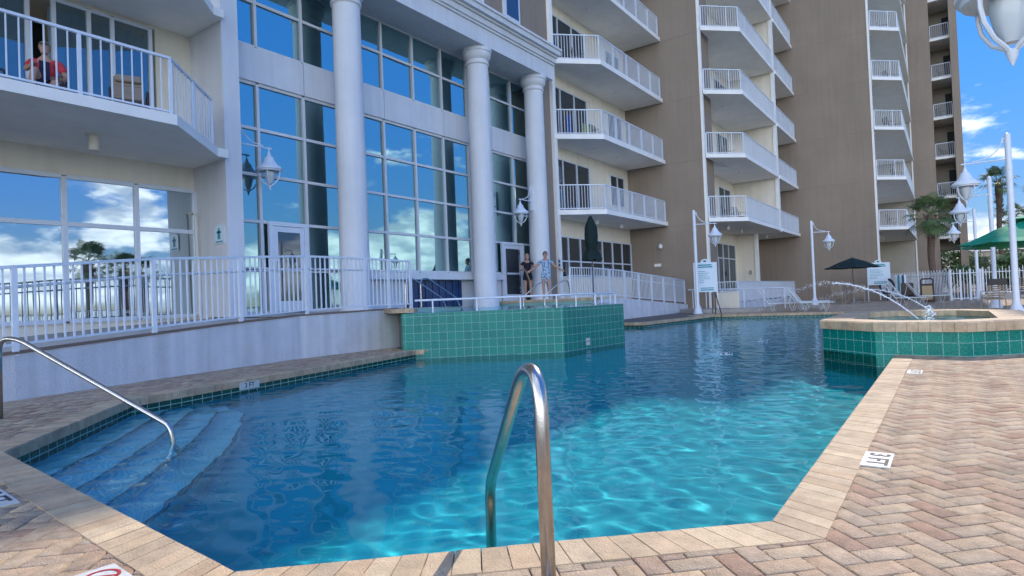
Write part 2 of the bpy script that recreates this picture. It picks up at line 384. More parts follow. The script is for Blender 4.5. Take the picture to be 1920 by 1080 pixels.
# water surface: a real rippled sheet
def wave_sheet(name, poly, z, step, amp, m, seed=3):
    g = np.random.default_rng(seed); P = np.array(poly)
    x0, y0 = P.min(0)-.1; x1, y1 = P.max(0)+.1
    xs = np.arange(x0, x1, step); ys = np.arange(y0, y1, step); X, Y = np.meshgrid(xs, ys, indexing='ij')
    Z = np.zeros_like(X)
    wx = .25*np.sin(X*1.3+Y*.7)+.2*np.sin(Y*1.9-X*.8); wy = .25*np.sin(Y*1.1-X*.9)+.2*np.sin(X*2.1+Y*.6)
    for i in range(46):
        lam = .13*(1.9**(g.random()*2.1)); th = g.random()*math.pi*2; k = 2*math.pi/lam
        Z += lam**.85*np.sin(k*((X+wx*lam*1.4)*math.cos(th)+(Y+wy*lam*1.4)*math.sin(th))+g.random()*6.28)
    Z *= amp/np.std(Z)
    Z += z
    nx, ny = X.shape; idx = np.arange(nx*ny).reshape(nx, ny)
    cx = X[:-1,:-1]+step/2; cyy = Y[:-1,:-1]+step/2
    keep = np.zeros(cx.shape, bool)
    for dx in (-step, 0, step):
        for dy in (-step, 0, step): keep |= inpoly(cx+dx, cyy+dy, poly)
    q = np.stack([idx[:-1,:-1], idx[1:,:-1], idx[1:,1:], idx[:-1,1:]], -1)[keep]
    used = np.unique(q); remap = np.full(nx*ny, -1); remap[used] = np.arange(len(used)); q = remap[q]
    V = np.stack([X.ravel(), Y.ravel(), Z.ravel()], -1)[used]
    me = bpy.data.meshes.new(name); me.vertices.add(len(V)); me.vertices.foreach_set('co', V.ravel())
    me.loops.add(q.size); me.loops.foreach_set('vertex_index', q.ravel().astype(np.int32)); me.polygons.add(len(q))
    me.polygons.foreach_set('loop_start', np.arange(0, q.size, 4, dtype=np.int32)); me.polygons.foreach_set('loop_total', np.full(len(q), 4, dtype=np.int32))
    me.update(); me.validate(); me.shade_smooth(); me.materials.append(m)
    o = bpy.data.objects.new(name, me); col.objects.link(o); return o
pw = wave_sheet('pool_water', POOLW, WZ, .03, .0018, WATER); tag(pw, kind='structure')
try:
    pw.cycles.is_caustics_caster = True; fl.cycles.is_caustics_receiver = True; basin.cycles.is_caustics_receiver = True
except Exception: pass
# underwater steps in the near left corner
A = Vector((-7.9, 3.26)); Bc = Vector((-5.87, 1.52)); dd = (Bc-A).normalized(); nn_ = Vector((dd.y*-1, dd.x)); nn_ = nn_ if nn_.dot(Vector((1,1))) > 0 else -nn_
for i, (w, z) in enumerate(((.30, -.31), (.58, -.46), (.87, -.63), (1.18, -.84))):
    a0 = A + dd*-.35; pts = []
    for k in range(13):
        t = k/12; p = A + (Bc-A)*(t*1.30-.10) + nn_*(w*(1+.14*math.sin(math.pi*t)) ) + dd*(w*.25*(t))
        pts.append((p.x, p.y))
    poly = [(A-dd*1.2).to_tuple(), ] + [(A-dd*1.2+nn_*w*.6).to_tuple()] + pts + [(Bc+dd*1.6+nn_*w*.9).to_tuple(), (Bc+dd*1.6).to_tuple()]
    o = MB().prism(poly, FZ+.01, z).build('underwater_step', SPLAST); tag(o, kind='structure')
    try: o.cycles.is_caustics_receiver = True
    except Exception: pass
    MB().tube([(x, y, z+.004) for x, y in pts], .018, 6).build('step_nosing', NOSE)['kind'] = 'structure'

# coping bricks round the pool
def lerp2(a, b, t): return (a[0]+(b[0]-a[0])*t, a[1]+(b[1]-a[1])*t)
COPC = [((a_*.8+.10)*1.02, (b__*.8+.08)*.96, (c__*.8+.06)*.82) for a_, b__, c__ in [(.48,.37,.27),(.44,.34,.25),(.52,.42,.31),(.46,.34,.24),(.50,.41,.31),(.42,.335,.255)]]
def coping_run(mb, pts, width, blen, th=.095, over=.012, z=0., side=1):
    """bricks laid crosswise along pts; side=+1: deck lies on the left of the walking direction"""
    n = len(pts); dirs = []
    for i in range(n-1):
        d = Vector((pts[i+1][0]-pts[i][0], pts[i+1][1]-pts[i][1])).normalized(); dirs.append(d)
    nor = [Vector((-d.y, d.x))*side for d in dirs]
    def off(i, w):
        if i == 0: return Vector(pts[0])+nor[0]*w
        if i == n-1: return Vector(pts[-1])+nor[-1]*w
        m = (nor[i-1]+nor[i]).normalized(); return Vector(pts[i])+m*(w/max(.5, m.dot(nor[i])))
    for i in range(n-1):
        L = math.dist(pts[i], pts[i+1]); k = max(1, round(L/blen)); g = .0025/L
        i0, i1, o0, o1 = off(i, -over), off(i+1, -over), off(i, width), off(i+1, width)
        for j in range(k):
            t0, t1 = j/k+g, (j+1)/k-g
            c = random.choice(COPC); v = random.uniform(.9, 1.1); mb.tone = tuple(x*v for x in c)
            p = [i0.lerp(i1, t0), i0.lerp(i1, t1), o0.lerp(o1, t1), o0.lerp(o1, t0)]
            dz = random.uniform(-.0012, .0012)
            c_ = .008; q = [i0.lerp(i1, t0)+(-nor[i])*-c_, i0.lerp(i1, t1)+nor[i]*c_]
            vs = [(p[0].x,p[0].y,z-th),(p[1].x,p[1].y,z-th),(p[2].x,p[2].y,z-th),(p[3].x,p[3].y,z-th),
                  (p[0].x,p[0].y,z-.010+dz),(p[1].x,p[1].y,z-.010+dz),(q[1].x,q[1].y,z+dz),(p[2].x,p[2].y,z+dz),(p[3].x,p[3].y,z+dz),(q[0].x,q[0].y,z+dz)]
            fs = [(0,1,5,4),(4,5,6,9),(9,6,7,8),(1,2,7,6,5),(3,0,4,9,8),(2,3,8,7),(3,2,1,0)]
            if side < 0: fs = [f_[::-1] for f_ in fs]
            mb.add(vs, fs)
cop = MB()
# near edges; deck on the right when walking with the pool on the left
coping_run(cop, [(-9.05,9.42),(-9.2,9.3),(-7.9,3.26),(-5.87,1.52),(-2.27,1.28),(-.66,2.79),(-.66,10.15)], .215, .107, side=-1)
coping_run(cop, [(-1.3,15),(-1.3,24.),(-3.3,26.4),(-8.0,25.6),(-8.6,19.8),(-10.0,19.6)], .25, .12, side=-1)
o = cop.build('pool_coping', COPING); tag(o, kind='structure')

# herringbone pavers
PAVC = [((a_*.65+.16)*1.10, (b__*.65+.125)*1.0, (c__*.65+.10)*.82) for a_, b__, c__ in [(.43,.34,.27),(.40,.31,.25),(.46,.38,.30),(.36,.27,.225),(.33,.24,.20),(.48,.41,.33),(.39,.335,.28),(.30,.19,.155),(.42,.36,.31),(.40,.33,.28),(.43,.36,.29)]]
def offset_hole(x, y):
    return inpoly(x, y, POOLO)
def shrink(P, d):
    out = []; n = len(P)
    for i in range(n):
        a, b_, c_ = Vector(P[i-1]), Vector(P[i]), Vector(P[(i+1)%n]); d1 = (b_-a).normalized(); d2 = (c_-b_).normalized()
        n1 = Vector((-d1.y, d1.x)); n2 = Vector((-d2.y, d2.x)); m = (n1+n2).normalized(); out.append(tuple(b_+m*(d/max(.5, m.dot(n1)))))
    return out
POOLO = shrink(POOL, -.115)
def herringbone(regions, name):
    a, bl = .1, .2; mb = MB(); bricks = []
    ang = R(45); ca, sa = math.cos(ang), math.sin(ang)
    nmax = 300
    for X0, X1, Y0, Y1, test in regions:
        # lattice in rotated brick frame: unit cells (i,j), brick kind decided by (i-j) mod 4
        cxs = [(x*ca+y*sa, -x*sa+y*ca) for x in (X0, X1) for y in (Y0, Y1)]
        i0 = int(min(c[0] for c in cxs)/a)-3; i1 = int(max(c[0] for c in cxs)/a)+3
        j0 = int(min(c[1] for c in cxs)/a)-3; j1 = int(max(c[1] for c in cxs)/a)+3
        I, J = np.meshgrid(np.arange(i0, i1), np.arange(j0, j1), indexing='ij')
        k = (I-J) % 4
        for kind in (0, 3):
            ii, jj = I[k == kind], J[k == kind]
            if kind == 0: u = (ii+1.0)*a; v = (jj+.5)*a; lu, lv = bl, a
            else: u = (ii+.5)*a+0*jj; v = (jj+1.0)*a; lu, lv = a, bl
            # lattice classes 0,1 form one brick, 3,2 the crosswise one
            x = u*ca-v*sa; y = u*sa+v*ca
            ok = (x > X0) & (x < X1) & (y > Y0) & (y < Y1) & test(x, y)
            for xx, yy in zip(x[ok], y[ok]): bricks.append((xx, yy, lu, lv))
    V = []; F = []; C = []
    g = .0032
    n = len(bricks); B = np.array(bricks)
    dz = rng.normal(0, .0012, n); tilt = rng.normal(0, .004, (n, 2))
    tones = np.array(PAVC)[rng.integers(0, len(PAVC), n)]
    patch = .5+.5*np.sin(B[:,0]*.9+1.3*np.sin(B[:,1]*.7))*np.sin(B[:,1]*.8+B[:,0]*.4)
    tones = tones*(.90+.2*rng.random((n,1)))*(.95+.12*patch[:,None])
    cor = np.array([[-1,-1],[1,-1],[1,1],[-1,1]])
    verts = np.zeros((n, 12, 3))
    for ring, (ins, zz) in enumerate(((g, -.04), (g, -.008), (g+.004, -.004))):
        for c in range(4):
            du = cor[c,0]*(B[:,2]/2-ins); dv = cor[c,1]*(B[:,3]/2-ins)
            verts[:, ring*4+c, 0] = B[:,0]+du*ca-dv*sa; verts[:, ring*4+c, 1] = B[:,1]+du*sa+dv*ca
            verts[:, ring*4+c, 2] = zz+dz+tilt[:,0]*du+tilt[:,1]*dv
    fb = np.array([[0,1,5,4],[1,2,6,5],[2,3,7,6],[3,0,4,7],[4,5,9,8],[5,6,10,9],[6,7,11,10],[7,4,8,11],[8,9,10,11]])
    q = (np.arange(n)[:,None,None]*12+fb[None]).reshape(-1, 4)
    me = bpy.data.meshes.new(name); V = verts.reshape(-1,3); me.vertices.add(len(V)); me.vertices.foreach_set('co', V.ravel())
    me.loops.add(q.size); me.loops.foreach_set('vertex_index', q.ravel().astype(np.int32)); me.polygons.add(len(q))
    me.polygons.foreach_set('loop_start', np.arange(0, q.size, 4, dtype=np.int32)); me.polygons.foreach_set('loop_total', np.full(len(q), 4, dtype=np.int32))
    me.update(); ca_ = me.color_attributes.new('tone', 'FLOAT_COLOR', 'CORNER')
    cc_ = np.concatenate([np.repeat(tones, 36, 0), np.ones((n*36,1))], 1); ca_.data.foreach_set('color', cc_.ravel())
    me.materials.append(PAVER); o = bpy.data.objects.new(name, me); col.objects.link(o); return tag(o, kind='structure')
notpool = lambda x, y: ~inpoly(x, y, POOLO)
SPAO = [(-1.7,10.95),(-.9,10.15),(.15,10.05),(.95,10.75),(.95,13.6),(.3,14.4),(-1.0,14.6),(-1.7,13.8)]
herringbone([(-.5, 7.5, .8, 44., lambda x, y: notpool(x, y) & ~inpoly(x, y, SPAO) & (x < 1.2+y*.17)),
             (-10.6, -.5, .4, 9.6, lambda x, y: notpool(x, y) & (x > -10.4)),
             (-9., -.5, 25., 44., lambda x, y: notpool(x, y))], 'paver_surface')

# ================================================================ BUILDINGS
FL = lambda k: 4.60+3.17*(k-1)          # floor level of storey k (1 = first balcony)
def railing_mb(pts, z, h=1.08, spacing=.118, bal=.016, post=.05, posts_every=1.5, low=.07, wave=0.):
    """rails + balusters + posts along a polyline, returns one MB"""
    mb = MB()
    for a, b_ in zip(pts[:-1], pts[1:]):
        L = math.dist(a, b_); d = Vector((b_[0]-a[0], b_[1]-a[1]))/L
        mb.bar((a[0],a[1],z+h-.02), (b_[0],b_[1],z+h-.02), .05, .04)
        mb.bar((a[0],a[1],z+low), (b_[0],b_[1],z+low), .035, .03)
        k = max(1, round(L/spacing)); pe = max(1, round(posts_every/spacing))
        for i in range(0 if a == pts[0] else 1, k+1):
            p = (a[0]+d.x*L*i/k, a[1]+d.y*L*i/k)
            if i == 0 or i == k or i % pe == 0: mb.box(p[0]-post/2, p[0]+post/2, p[1]-post/2, p[1]+post/2, z, z+h-.04)
            else: mb.box(p[0]-bal/2, p[0]+bal/2, p[1]-bal/2, p[1]+bal/2, z+low, z+h-.04)
    return mb
def inset(poly_front, d): return poly_front
def win_wall(parent, X, y0, y1, z0, z1, cols, rows=(), fw=.06, gm=GLASSD, name='window', depth=.08, fm=None):
    """framed window in plane X facing +X. cols/rows: inner mullion coordinates"""
    fm = fm or WHITE
    fr = MB()
    for yy in [y0, *cols, y1]: fr.box(X, X+depth, yy-fw/2, yy+fw/2, z0, z1)
    ys = [y0, *cols, y1]
    for zz in [z0, *rows, z1]:
        for a, b_ in zip(ys[:-1], ys[1:]): fr.box(X, X+depth*.85, a+fw/2, b_-fw/2, zz-fw/2, zz+fw/2)
    w = fr.build(name, fm, parent)
    g = MB(); zs = [z0, *rows, z1]
    for a, b_ in zip(ys[:-1], ys[1:]):
        for c, d in zip(zs[:-1], zs[1:]):
            k = random.uniform(-.006, .006); k2 = random.uniform(-.005, .005)
            g.add([(X+.03-k,a+fw/2,c+fw/2),(X+.03+k,b_-fw/2,c+fw/2),(X+.03+k+k2,b_-fw/2,d-fw/2),(X+.03-k+k2,a+fw/2,d-fw/2)], [(0,1,2,3)])
    g.build('pane', gm, w); return w
TOP = 46.
condo = thing('condominium_tower', (-10, 30, 0), 'tall stepped taupe condominium tower with stacks of white balconies behind the pool', 'building')
w = MB()
w.box(-26,-13.2,-8,21.2,10.7,TOP)
w.box(-26,-13.2,21.2,21.85,.0,TOP)
w.build('wall', TAUPE, condo)
w = MB(); w.box(-26,-9.66,30.2,31.9,0,TOP); w.build('wall', TAUPE, condo)
w = MB(); w.box(-26,-3.6,44.8,46.4,0,TOP+1); w.build('wall', TAUPE, condo)
w = MB(); w.box(-26,-2.1,59.0,59.6,0,TOP+1); w.box(-2.1,-.5,59.0,62.5,0,TOP-1); w.build('wall', TAUPE, condo)
w = MB(); w.box(.8,1.3,59.2,64,0,TOP-1.); w.build('corner_pier', TAUPE, condo)
w = MB(); w.box(-26,.8,62.5,64,3.6,TOP-1); w.box(-26,-.5,64,66,0,TOP-1); w.build('wall', GREIGE, condo)
w = MB(); w.box(-26,-13.7,21.85,30.2,0,TOP); w.build('recessed_wall', CREAM, condo)
w = MB(); w.box(-26,-10.7,31.9,44.8,0,TOP); w.build('recessed_wall', CREAM, condo)
w = MB(); w.box(-26,-6.0,46.4,59.0,0,TOP); w.build('recessed_wall', CREAM, condo)
w = MB(); w.box(-10.7,-9.55,39.05,39.35,0,4.36); w.box(-10.7,-8.22,39.05,39.35,4.62,TOP); w.build('party_wall', CREAM, condo)
w = MB(); w.box(-5.9,-2.16,58.7,59.0,0,TOP); w.build('party_wall', GREIGE, condo)
w = MB(); w.box(-8.22,-8.06,38.98,39.42,4.36,TOP); w.build('white_fin', SLAB, condo)
w = MB(); w.box(-9.58,-9.42,39.0,39.4,0,4.36); w.build('white_column', SLAB, condo)
w = MB(); w.box(-9.66,-9.54,30.17,30.35,0,TOP); w.build('white_edge', SLAB, condo)
w = MB(); w.box(-13.2,-13.06,21.75,21.99,0,TOP); w.build('white_edge', SLAB, condo)
w = MB(); w.box(-3.6,-3.48,44.77,44.95,0,TOP); w.build('white_edge', SLAB, condo)
w = MB(); w.box(-2.1,-2.0,58.97,59.1,0,TOP); w.build('white_edge', SLAB, condo)
# wall control joints and little things
JOINT = mat('joint_grey', (.20,.17,.145), .9)
for k in range(1, 8):
    z = 4.36+3.17*(k-1)
    for x0, x1, y in ((-13.7,-9.66,30.2), (-8.1,-3.6,44.8), (-2.0,-.5,59.0)):
        MB().box(x0, x1, y-.006, y+.01, z-.007, z+.007).build('control_joint', JOINT, condo)
for k in range(0, 8):
    z = FL(k+1) if k else None
    if k == 0: continue
    z = FL(k)
    # stack 1
    for nm, poly, rail in (('s1', [(-13.7,21.86),(-13.05,21.86),(-11.58,23.33),(-11.58,30.19),(-13.7,30.19)], [(-13.1,22.0),(-11.68,23.40),(-11.68,30.12)]),
                       ('s2', [(-10.7,31.91),(-9.5,31.91),(-9.5,30.22),(-8.0,31.7),(-8.0,39.0),(-10.7,39.0)], [(-9.5,30.36),(-8.1,31.76),(-8.1,38.95)]),
                       ('s2b', [(-10.7,39.4),(-8.0,39.4),(-8.0,44.79),(-10.7,44.79)], [(-8.1,39.45),(-8.1,44.75)]),
                       ('s3', [(-6,46.41),(-3.45,46.41),(-3.45,44.82),(-1.95,46.32),(-1.95,58.69),(-6,58.69)], [(-3.43,44.98),(-2.05,46.37),(-2.05,58.6)]),
                       ('s4', [(-.5,59.7),(.79,59.7),(.79,62.49),(-.5,62.49)], [(-.45,59.8),(.75,59.8)])):
        if nm in ('s1', 's2', 's2b') and z > 30: continue
        if nm == 's1' and k > 5: continue
        s = MB().prism(poly, z-.20, z).build('balcony_slab', SLAB, condo)
        r_ = railing_mb(rail, z, posts_every=1.4, bal=.02, spacing=.125 if nm in ('s1','s2') else .135).build('balcony_railing', WHITE, condo)
        # small ceiling light under the slab
        cxp = sum(p[0] for p in poly)/len(poly); cyp = sum(p[1] for p in poly)/len(poly)
        for q in (-.9, 1.6):
            if nm in ('s4', 's2b') and q > 0: continue
            l = MB(); 
            if k == 1: l.lathe([(.07, z-.42), (.085, z-.40), (.085, z-.235), (.12, z-.215), (.12, z-.2005)], (cxp, cyp+q), 12)
            else: l.lathe([(.04, z-.24), (.09, z-.225), (.09, z-.2005)], (cxp, cyp+q), 10)
            l.build('ceiling_light', SLAB, s, smooth='auto')
    # openings above each slab
    win_wall(condo, -13.7, 22.1, 25.8, z+.02, z+2.42, [23.35, 24.6], name='sliding_door', gm=GLASSD)
    win_wall(condo, -13.7, 28.0, 29.6, z+.9, z+2.42, [28.8], name='window', gm=GLASSD)
    win_wall(condo, -10.7, 32.3, 33.4, z+.02, z+2.42, [], name='sliding_door', gm=GLASSD)
    win_wall(condo, -10.7, 35.9, 38.2, z+.02, z+2.42, [37.0], name='sliding_door', gm=GLASSD)
    win_wall(condo, -10.7, 40.6, 42.6, z+.02, z+2.42, [41.6], name='sliding_door', gm=GLASSD)
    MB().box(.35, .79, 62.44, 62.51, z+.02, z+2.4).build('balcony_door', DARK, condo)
# windows above the lobby on the taupe wall
zw = 11.55
w = MB(); w.box(-13.2,-13.08,18.6,19.6,zw,zw+1.5); fr = w.build('window', WHITE, condo); MB().box(-13.1,-13.06,18.72,19.48,zw+.12,zw+1.38).build('pane', GLASSD, fr)
# ground storey glazing
win_wall(condo, -13.7, 22.3, 30.1, 1.85, 3.62, [23.55+i*1.09 for i in range(6)], [2.55], gm=GLASSD, name='window')
w = win_wall(condo, -10.7, 32.0, 38.7, 1.0, 3.7, [33.0, 35.1, 36.2, 37.3], [2.86], gm=GLASSD, name='window')
dr = MB(); dr.box(-10.62,-10.55,33.05,35.05,1.0,1.12); dr.box(-10.62,-10.55,33.05,33.2,1.12,2.7); dr.box(-10.62,-10.55,34.9,35.05,1.12,2.7); dr.box(-10.62,-10.55,33.98,34.12,1.12,2.7); dr.box(-10.62,-10.55,33.05,35.05,2.7,2.84)
dr.build('entrance_door', WHITE, condo)
win_wall(condo, -10.7, 41.2, 44.2, .9, 3.6, [42.7], [2.4], gm=GLASSD, name='window')
c = MB(); c.lathe([(.21,0),(.23,.02),(.23,.05),(.2,.06)], n=20); ck = c.build('wall_clock', BLACK, condo)
ck.location = Vector((-10.68, 33.9, 4.02))-condo.location; ck.rotation_euler = (0, R(90), 0)
cf = MB().lathe([(.17,.061),(.17,.064)], n=20).build('clock_face', SIGN, ck)
MB().box(-12.4,-12.05,30.14,30.2,2.35,2.5).build('wall_vent', SLAB, condo)
MB().lathe([(.04,3.3),(.1,3.28),(.1,3.42),(.03,3.5)], (-12.0,30.1), 10).build('wall_spotlight', SLAB, condo)
MB().box(-9.95,-9.8,39.0,39.05,1.9,2.15).build('wall_panel', CONC, condo)
w = MB(); w.box(-26,-22,-8,66,TOP,TOP+1.5); w.build('roof_parapet', TAUPE, condo)

# ---- left wing
left = thing('hotel_wing', (-14.6, 0, 0), 'cream hotel wing with mirrored ground windows and one curved-end balcony at the left', 'building')
w = MB(); w.box(-26,-14.6,-8,7.55,0,.86); w.box(-26,-14.6,-8,7.55,3.88,4.42); w.box(-18,-17.9,-8,7.55,.86,3.88); w.box(-26,-14.6,7.4,7.55,.86,3.88)
w.build('ground_wall', CREAM, left)
zf = 4.60
w = MB(); w.box(-26,-14.6,6.75,7.55,zf,TOP); w.box(-26,-14.6,-8,6.75,zf+2.9,TOP); w.box(-18,-17.9,-8,6.75,zf,zf+2.9); w.build('upper_wall', CREAM, left)
w = MB(); w.box(-26,-13.2,7.55,7.95,0,TOP); pier = w.build('corner_pier', LOBBY, left)
win_wall(left, -14.6, -3.3, 7.52, .9, 3.85, [-1.94,-.58,.78,2.14,3.5,4.87,6.235], [2.88], fw=.09, gm=GLASSW, name='window')
ys = [2.5, Yat(62,-14.6), Yat(112,-14.6), Yat(178,-14.6), Yat(222,-14.6), 6.62]
w = win_wall(left, -14.6, -2., ys[1], zf+.02, zf+2.85, [-.3, 1.2, 2.5, 3.3], fw=.08, gm=GLASSB, name='sliding_door')
w = win_wall(left, -14.6, ys[2], 6.62, zf+.02, zf+2.85, [ys[3], ys[4]], fw=.08, gm=GLASSB, name='sliding_door')
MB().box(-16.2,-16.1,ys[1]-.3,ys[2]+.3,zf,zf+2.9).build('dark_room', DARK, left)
cu = MB()
for i in range(61):
    y0 = -1.8+i*.14
    if ys[1]-.05 < y0 < ys[2]: continue
    cu.box(-14.86-.04*(i%2), -14.84-.04*(i%2), y0, y0+.135, zf+.05, zf+2.8)
cu.build('curtain', CURTAIN, left)
for k in (1, 2):
    z = FL(k)
    s = MB().prism([(-14.6,-8),(-11.35,-8),(-11.35,5.6),(-13.05,7.3),(-13.05,7.54),(-14.6,7.54)], z-.19, z).build('balcony_slab', SLAB, left)
    MB().prism([(-14.6,-8),(-11.31,-8),(-11.31,5.62),(-13.01,7.32),(-13.01,7.55),(-13.19,7.55),(-13.19,7.3),(-11.6,5.55),(-11.6,-8)], z-.19-.02, z+.025).build('slab_edge', SLAB, s) if False else None
    pts = [(-11.47,-6.0),(-11.47,5.55),(-13.1,7.2)]
    mb = MB(); h = 1.08
    for a, b_ in zip(pts[:-1], pts[1:]):
        mb.bar((*a, z+h-.02), (*b_, z+h-.02), .055, .045); mb.bar((*a, z+.07), (*b_, z+.07), .035, .03)
    rl = mb.build('balcony_railing', WHITE, left)
    for si, (a, b_) in enumerate(zip(pts[:-1], pts[1:])):
        L = math.dist(a, b_); n = round(L/.16); 
        for i in range(n+1):
            p = lerp2(a, b_, i/n)
            if (si == 0 and p[1] < 1.8) or (si == 1 and i == 0): continue
            post = (i in (0, n)) or (i % 9 == 0 and si == 0) or (si == 1 and i == n//2); wd = .026 if post else .0095
            if k == 2 and not post and p[1] < 3: continue
            MB().box(p[0]-wd, p[0]+wd, p[1]-wd, p[1]+wd, z+(.0 if post else .08), z+h-.045).build('post' if post else 'baluster', WHITE, rl)
    if k == 1:
        for yy in (3.2, 5.45):
            MB().lathe([(.075, z-.50), (.085, z-.49), (.085, z-.235), (.125, z-.22), (.125, z-.1905)], (-13.0, yy-.6), 14).build('ceiling_light', CREAM, s, smooth='auto')
MB().tube([(-14.58,7.4,3.3),(-14.4,7.42,3.34),(-14.38,7.45,3.2),(-14.38,7.48,.9)], .02, 6).build('conduit_pipe', CREAM, left)

# ---- lobby pavilion
lob = thing('lobby_pavilion', (-14, 14, 0), 'white columned lobby front with a tall grid of blue glass', 'building')
MULL = [7.97, 8.85, 10.2, 11.65, 13.08, 14.42, 15.8, 17.15, 18.5, 19.9, 21.18]
def glassgrid(i0, i1, z0, z1, rows, skip=None):
    win_wall(lob, -14.0, MULL[i0], MULL[i1], z0, z1, MULL[i0+1:i1], rows, fw=.075, gm=GLASS, name='window', depth=.1, fm=LOBBY)
glassgrid(0, 10, 7.56, 9.7, [8.7]); glassgrid(0, 10, 1.99, 6.62, [3.17, 4.34, 5.49])
# lower glazing in the door bays
win_wall(lob, -14.0, 7.97, 9.03, DZ+.02, 1.95, [8.85], [], fw=.075, gm=GLASS, name='window', depth=.1, fm=LOBBY)
win_wall(lob, -14.0, 10.15, 11.6, DZ+.02, 1.95, [], [], fw=.075, gm=GLASS, name='window', depth=.1, fm=LOBBY)
win_wall(lob, -14.0, 20.35, 21.18, DZ+.02, 1.95, [], [], fw=.075, gm=GLASS, name='window', depth=.1, fm=LOBBY)
def door(y0, y1, zb):
    fr = MB(); z1 = zb+2.2; X = -13.9
    fr.box(X,X+.08,y0-.12,y0,zb,z1+.1); fr.box(X,X+.08,y1,y1+.12,zb,z1+.1); fr.box(X,X+.08,y0,y1,z1,z1+.1)
    d = fr.build('entrance_door', WHITE, lob)
    lf = MB(); lf.box(X+.02,X+.06,y0+.01,y0+.13,zb+.02,z1-.01); lf.box(X+.02,X+.06,y1-.13,y1-.01,zb+.02,z1-.01); lf.box(X+.02,X+.06,y0+.13,y1-.13,z1-.15,z1-.01); lf.box(X+.02,X+.06,y0+.13,y1-.13,zb+.02,zb+.28); lf.box(X+.02,X+.06,y0+.13,y1-.13,zb+1.05,zb+1.12)
    lf.build('door_leaf', WHITE, d)
    MB().box(X+.03,X+.045,y0+.13,y1-.13,zb+.28,z1-.15).build('pane', GLASSD, d)
    MB().bar((X+.1,y0+.09,zb+1.0),(X+.1,y0+.09,zb+1.3),.025).build('handle', STEEL, d)
door(9.12, 10.04, DZ+.02); door(18.95, 20.2, DZ+.02)
sp_ = MB()
js = [7.97, 10.2, 13.08, 15.8, 18.5, 21.18]
for a, b_ in zip(js[:-1], js[1:]): sp_.box(-14.0,-13.86,a+.012,b_-.012,6.66,7.52)
sp_.build('spandrel_panel', LOBBY, lob)
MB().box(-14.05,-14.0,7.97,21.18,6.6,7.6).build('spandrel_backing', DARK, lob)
w = MB(); w.box(-14.1,-13.9,11.65,18.8,0,1.72); w.box(-14.1,-13.55,11.65,18.6,1.722,1.93); w.build('sill_wall', LOBBY, lob)
for yc in (11.08, 16.80, 20.35):
    cpt = MB()
    cpt.lathe([(.46,.2),(.46,.9),(.43,1.0),(.40,1.05),(.395,3),(.375,9.05),(.375,9.12),(.42,9.16),(.42,9.22),(.38,9.24),(.38,9.3),(.44,9.36),(.49,9.44),(.49,9.56),(.52,9.58),(.52,9.70)], (-13.1, yc), 40)
    cpt.build('column', LOBBY, lob, smooth='auto')
w = MB(); w.box(-14.1,-12.6,7.95,21.1,9.70,10.28)
w.box(-14.1,-12.54,7.95,21.13,10.28,10.36); w.box(-14.1,-12.48,7.95,21.16,10.36,10.55); w.box(-14.1,-12.40,7.95,21.19,10.55,10.62); w.box(-14.1,-12.28,7.95,21.22,10.62,10.80); w.box(-14.1,-12.22,7.95,21.25,10.80,10.88)
w.build('entablature', LOBBY, lob)
w = MB(); w.box(-13.6,-12.75,9.5,16.9,10.88,11.5); w.box(-13.6,-12.68,9.4,17.0,11.5,11.62)
w.add([(-13.55,9.5,11.62),(-13.55,16.9,11.62),(-13.55,13.2,13.6),(-12.8,9.5,11.62),(-12.8,16.9,11.62),(-12.8,13.2,13.6)], [(0,2,1),(3,4,5),(0,3,5,2),(1,2,5,4),(0,1,4,3)])
w.build('pediment', LOBBY, lob)
w = MB(); w.box(-18.6,-18.5,7.95,21.2,.5,10.7); w.box(-18.5,-14.15,7.95,21.2,.5,DZ); w.box(-18.5,-14.15,7.95,21.2,6.9,7.3); w.box(-18.5,-14.15,21.0,21.19,DZ,9.7); w.box(-18.5,-14.15,7.96,8.0,DZ,9.7)
for yy in (9.6, 12.6, 15.2, 18.0): w.box(-16.6,-16.0,yy,yy+.55,DZ,6.9); w.box(-16.6,-16.0,yy,yy+.55,7.3,10.7)
w.build('interior', ROOM, lob)
MB().box(-18.5,-14.1,7.95,21.2,9.75,10.6).build('interior_ceiling', ROOM, lob)
wc = MB(); 
for i in range(16): wc.box(-13.88,-13.80+.02*(i%2),13.7+i*.165,13.7+i*.165+.14,.80,1.70)
wc.build('waterfall_curtain', BLUEP, lob)

# ================================================================ RAMPS, DECKS, WALLS
RW = [(-9.32,1.0,.45),(-9.387,2.58,.56),(-9.76,4.18,.655),(-10.10,5.87,.755),(-10.35,7.34,.825),(-10.36,9.98,.865)]
rw = thing('retaining_wall', (-10, 6, 0), 'pale stucco retaining wall below the left access ramp', 'wall')
mb = MB()
for (x0,y0,z0),(x1,y1,z1) in zip(RW[:-1], RW[1:]):
    mb.prism([(x0,y0),(x1,y1),(x1-.2,y1),(x0-.2,y0)], -.02, [z0,z1,z1,z0][0] if False else 0)if False else None
    mb.add([(x0,y0,-.02),(x1,y1,-.02),(x1-.2,y1,-.02),(x0-.2,y0,-.02),(x0,y0,z0),(x1,y1,z1),(x1-.2,y1,z1),(x0-.2,y0,z0)],
           [(0,1,5,4),(2,3,7,6),(4,5,6,7),(1,2,6,5),(3,0,4,7)])
mb.build('wall', RWALL, rw)
MB().box(-10.359,-10.352,7.334,7.346,0,.82).build('wall_joint', CONC, rw)
MB().box(-10.40,-10.24,9.98,10.12,-.02,.865).build('brown_end_strip', RUST, rw)
mb = MB(); pm_ = MB()
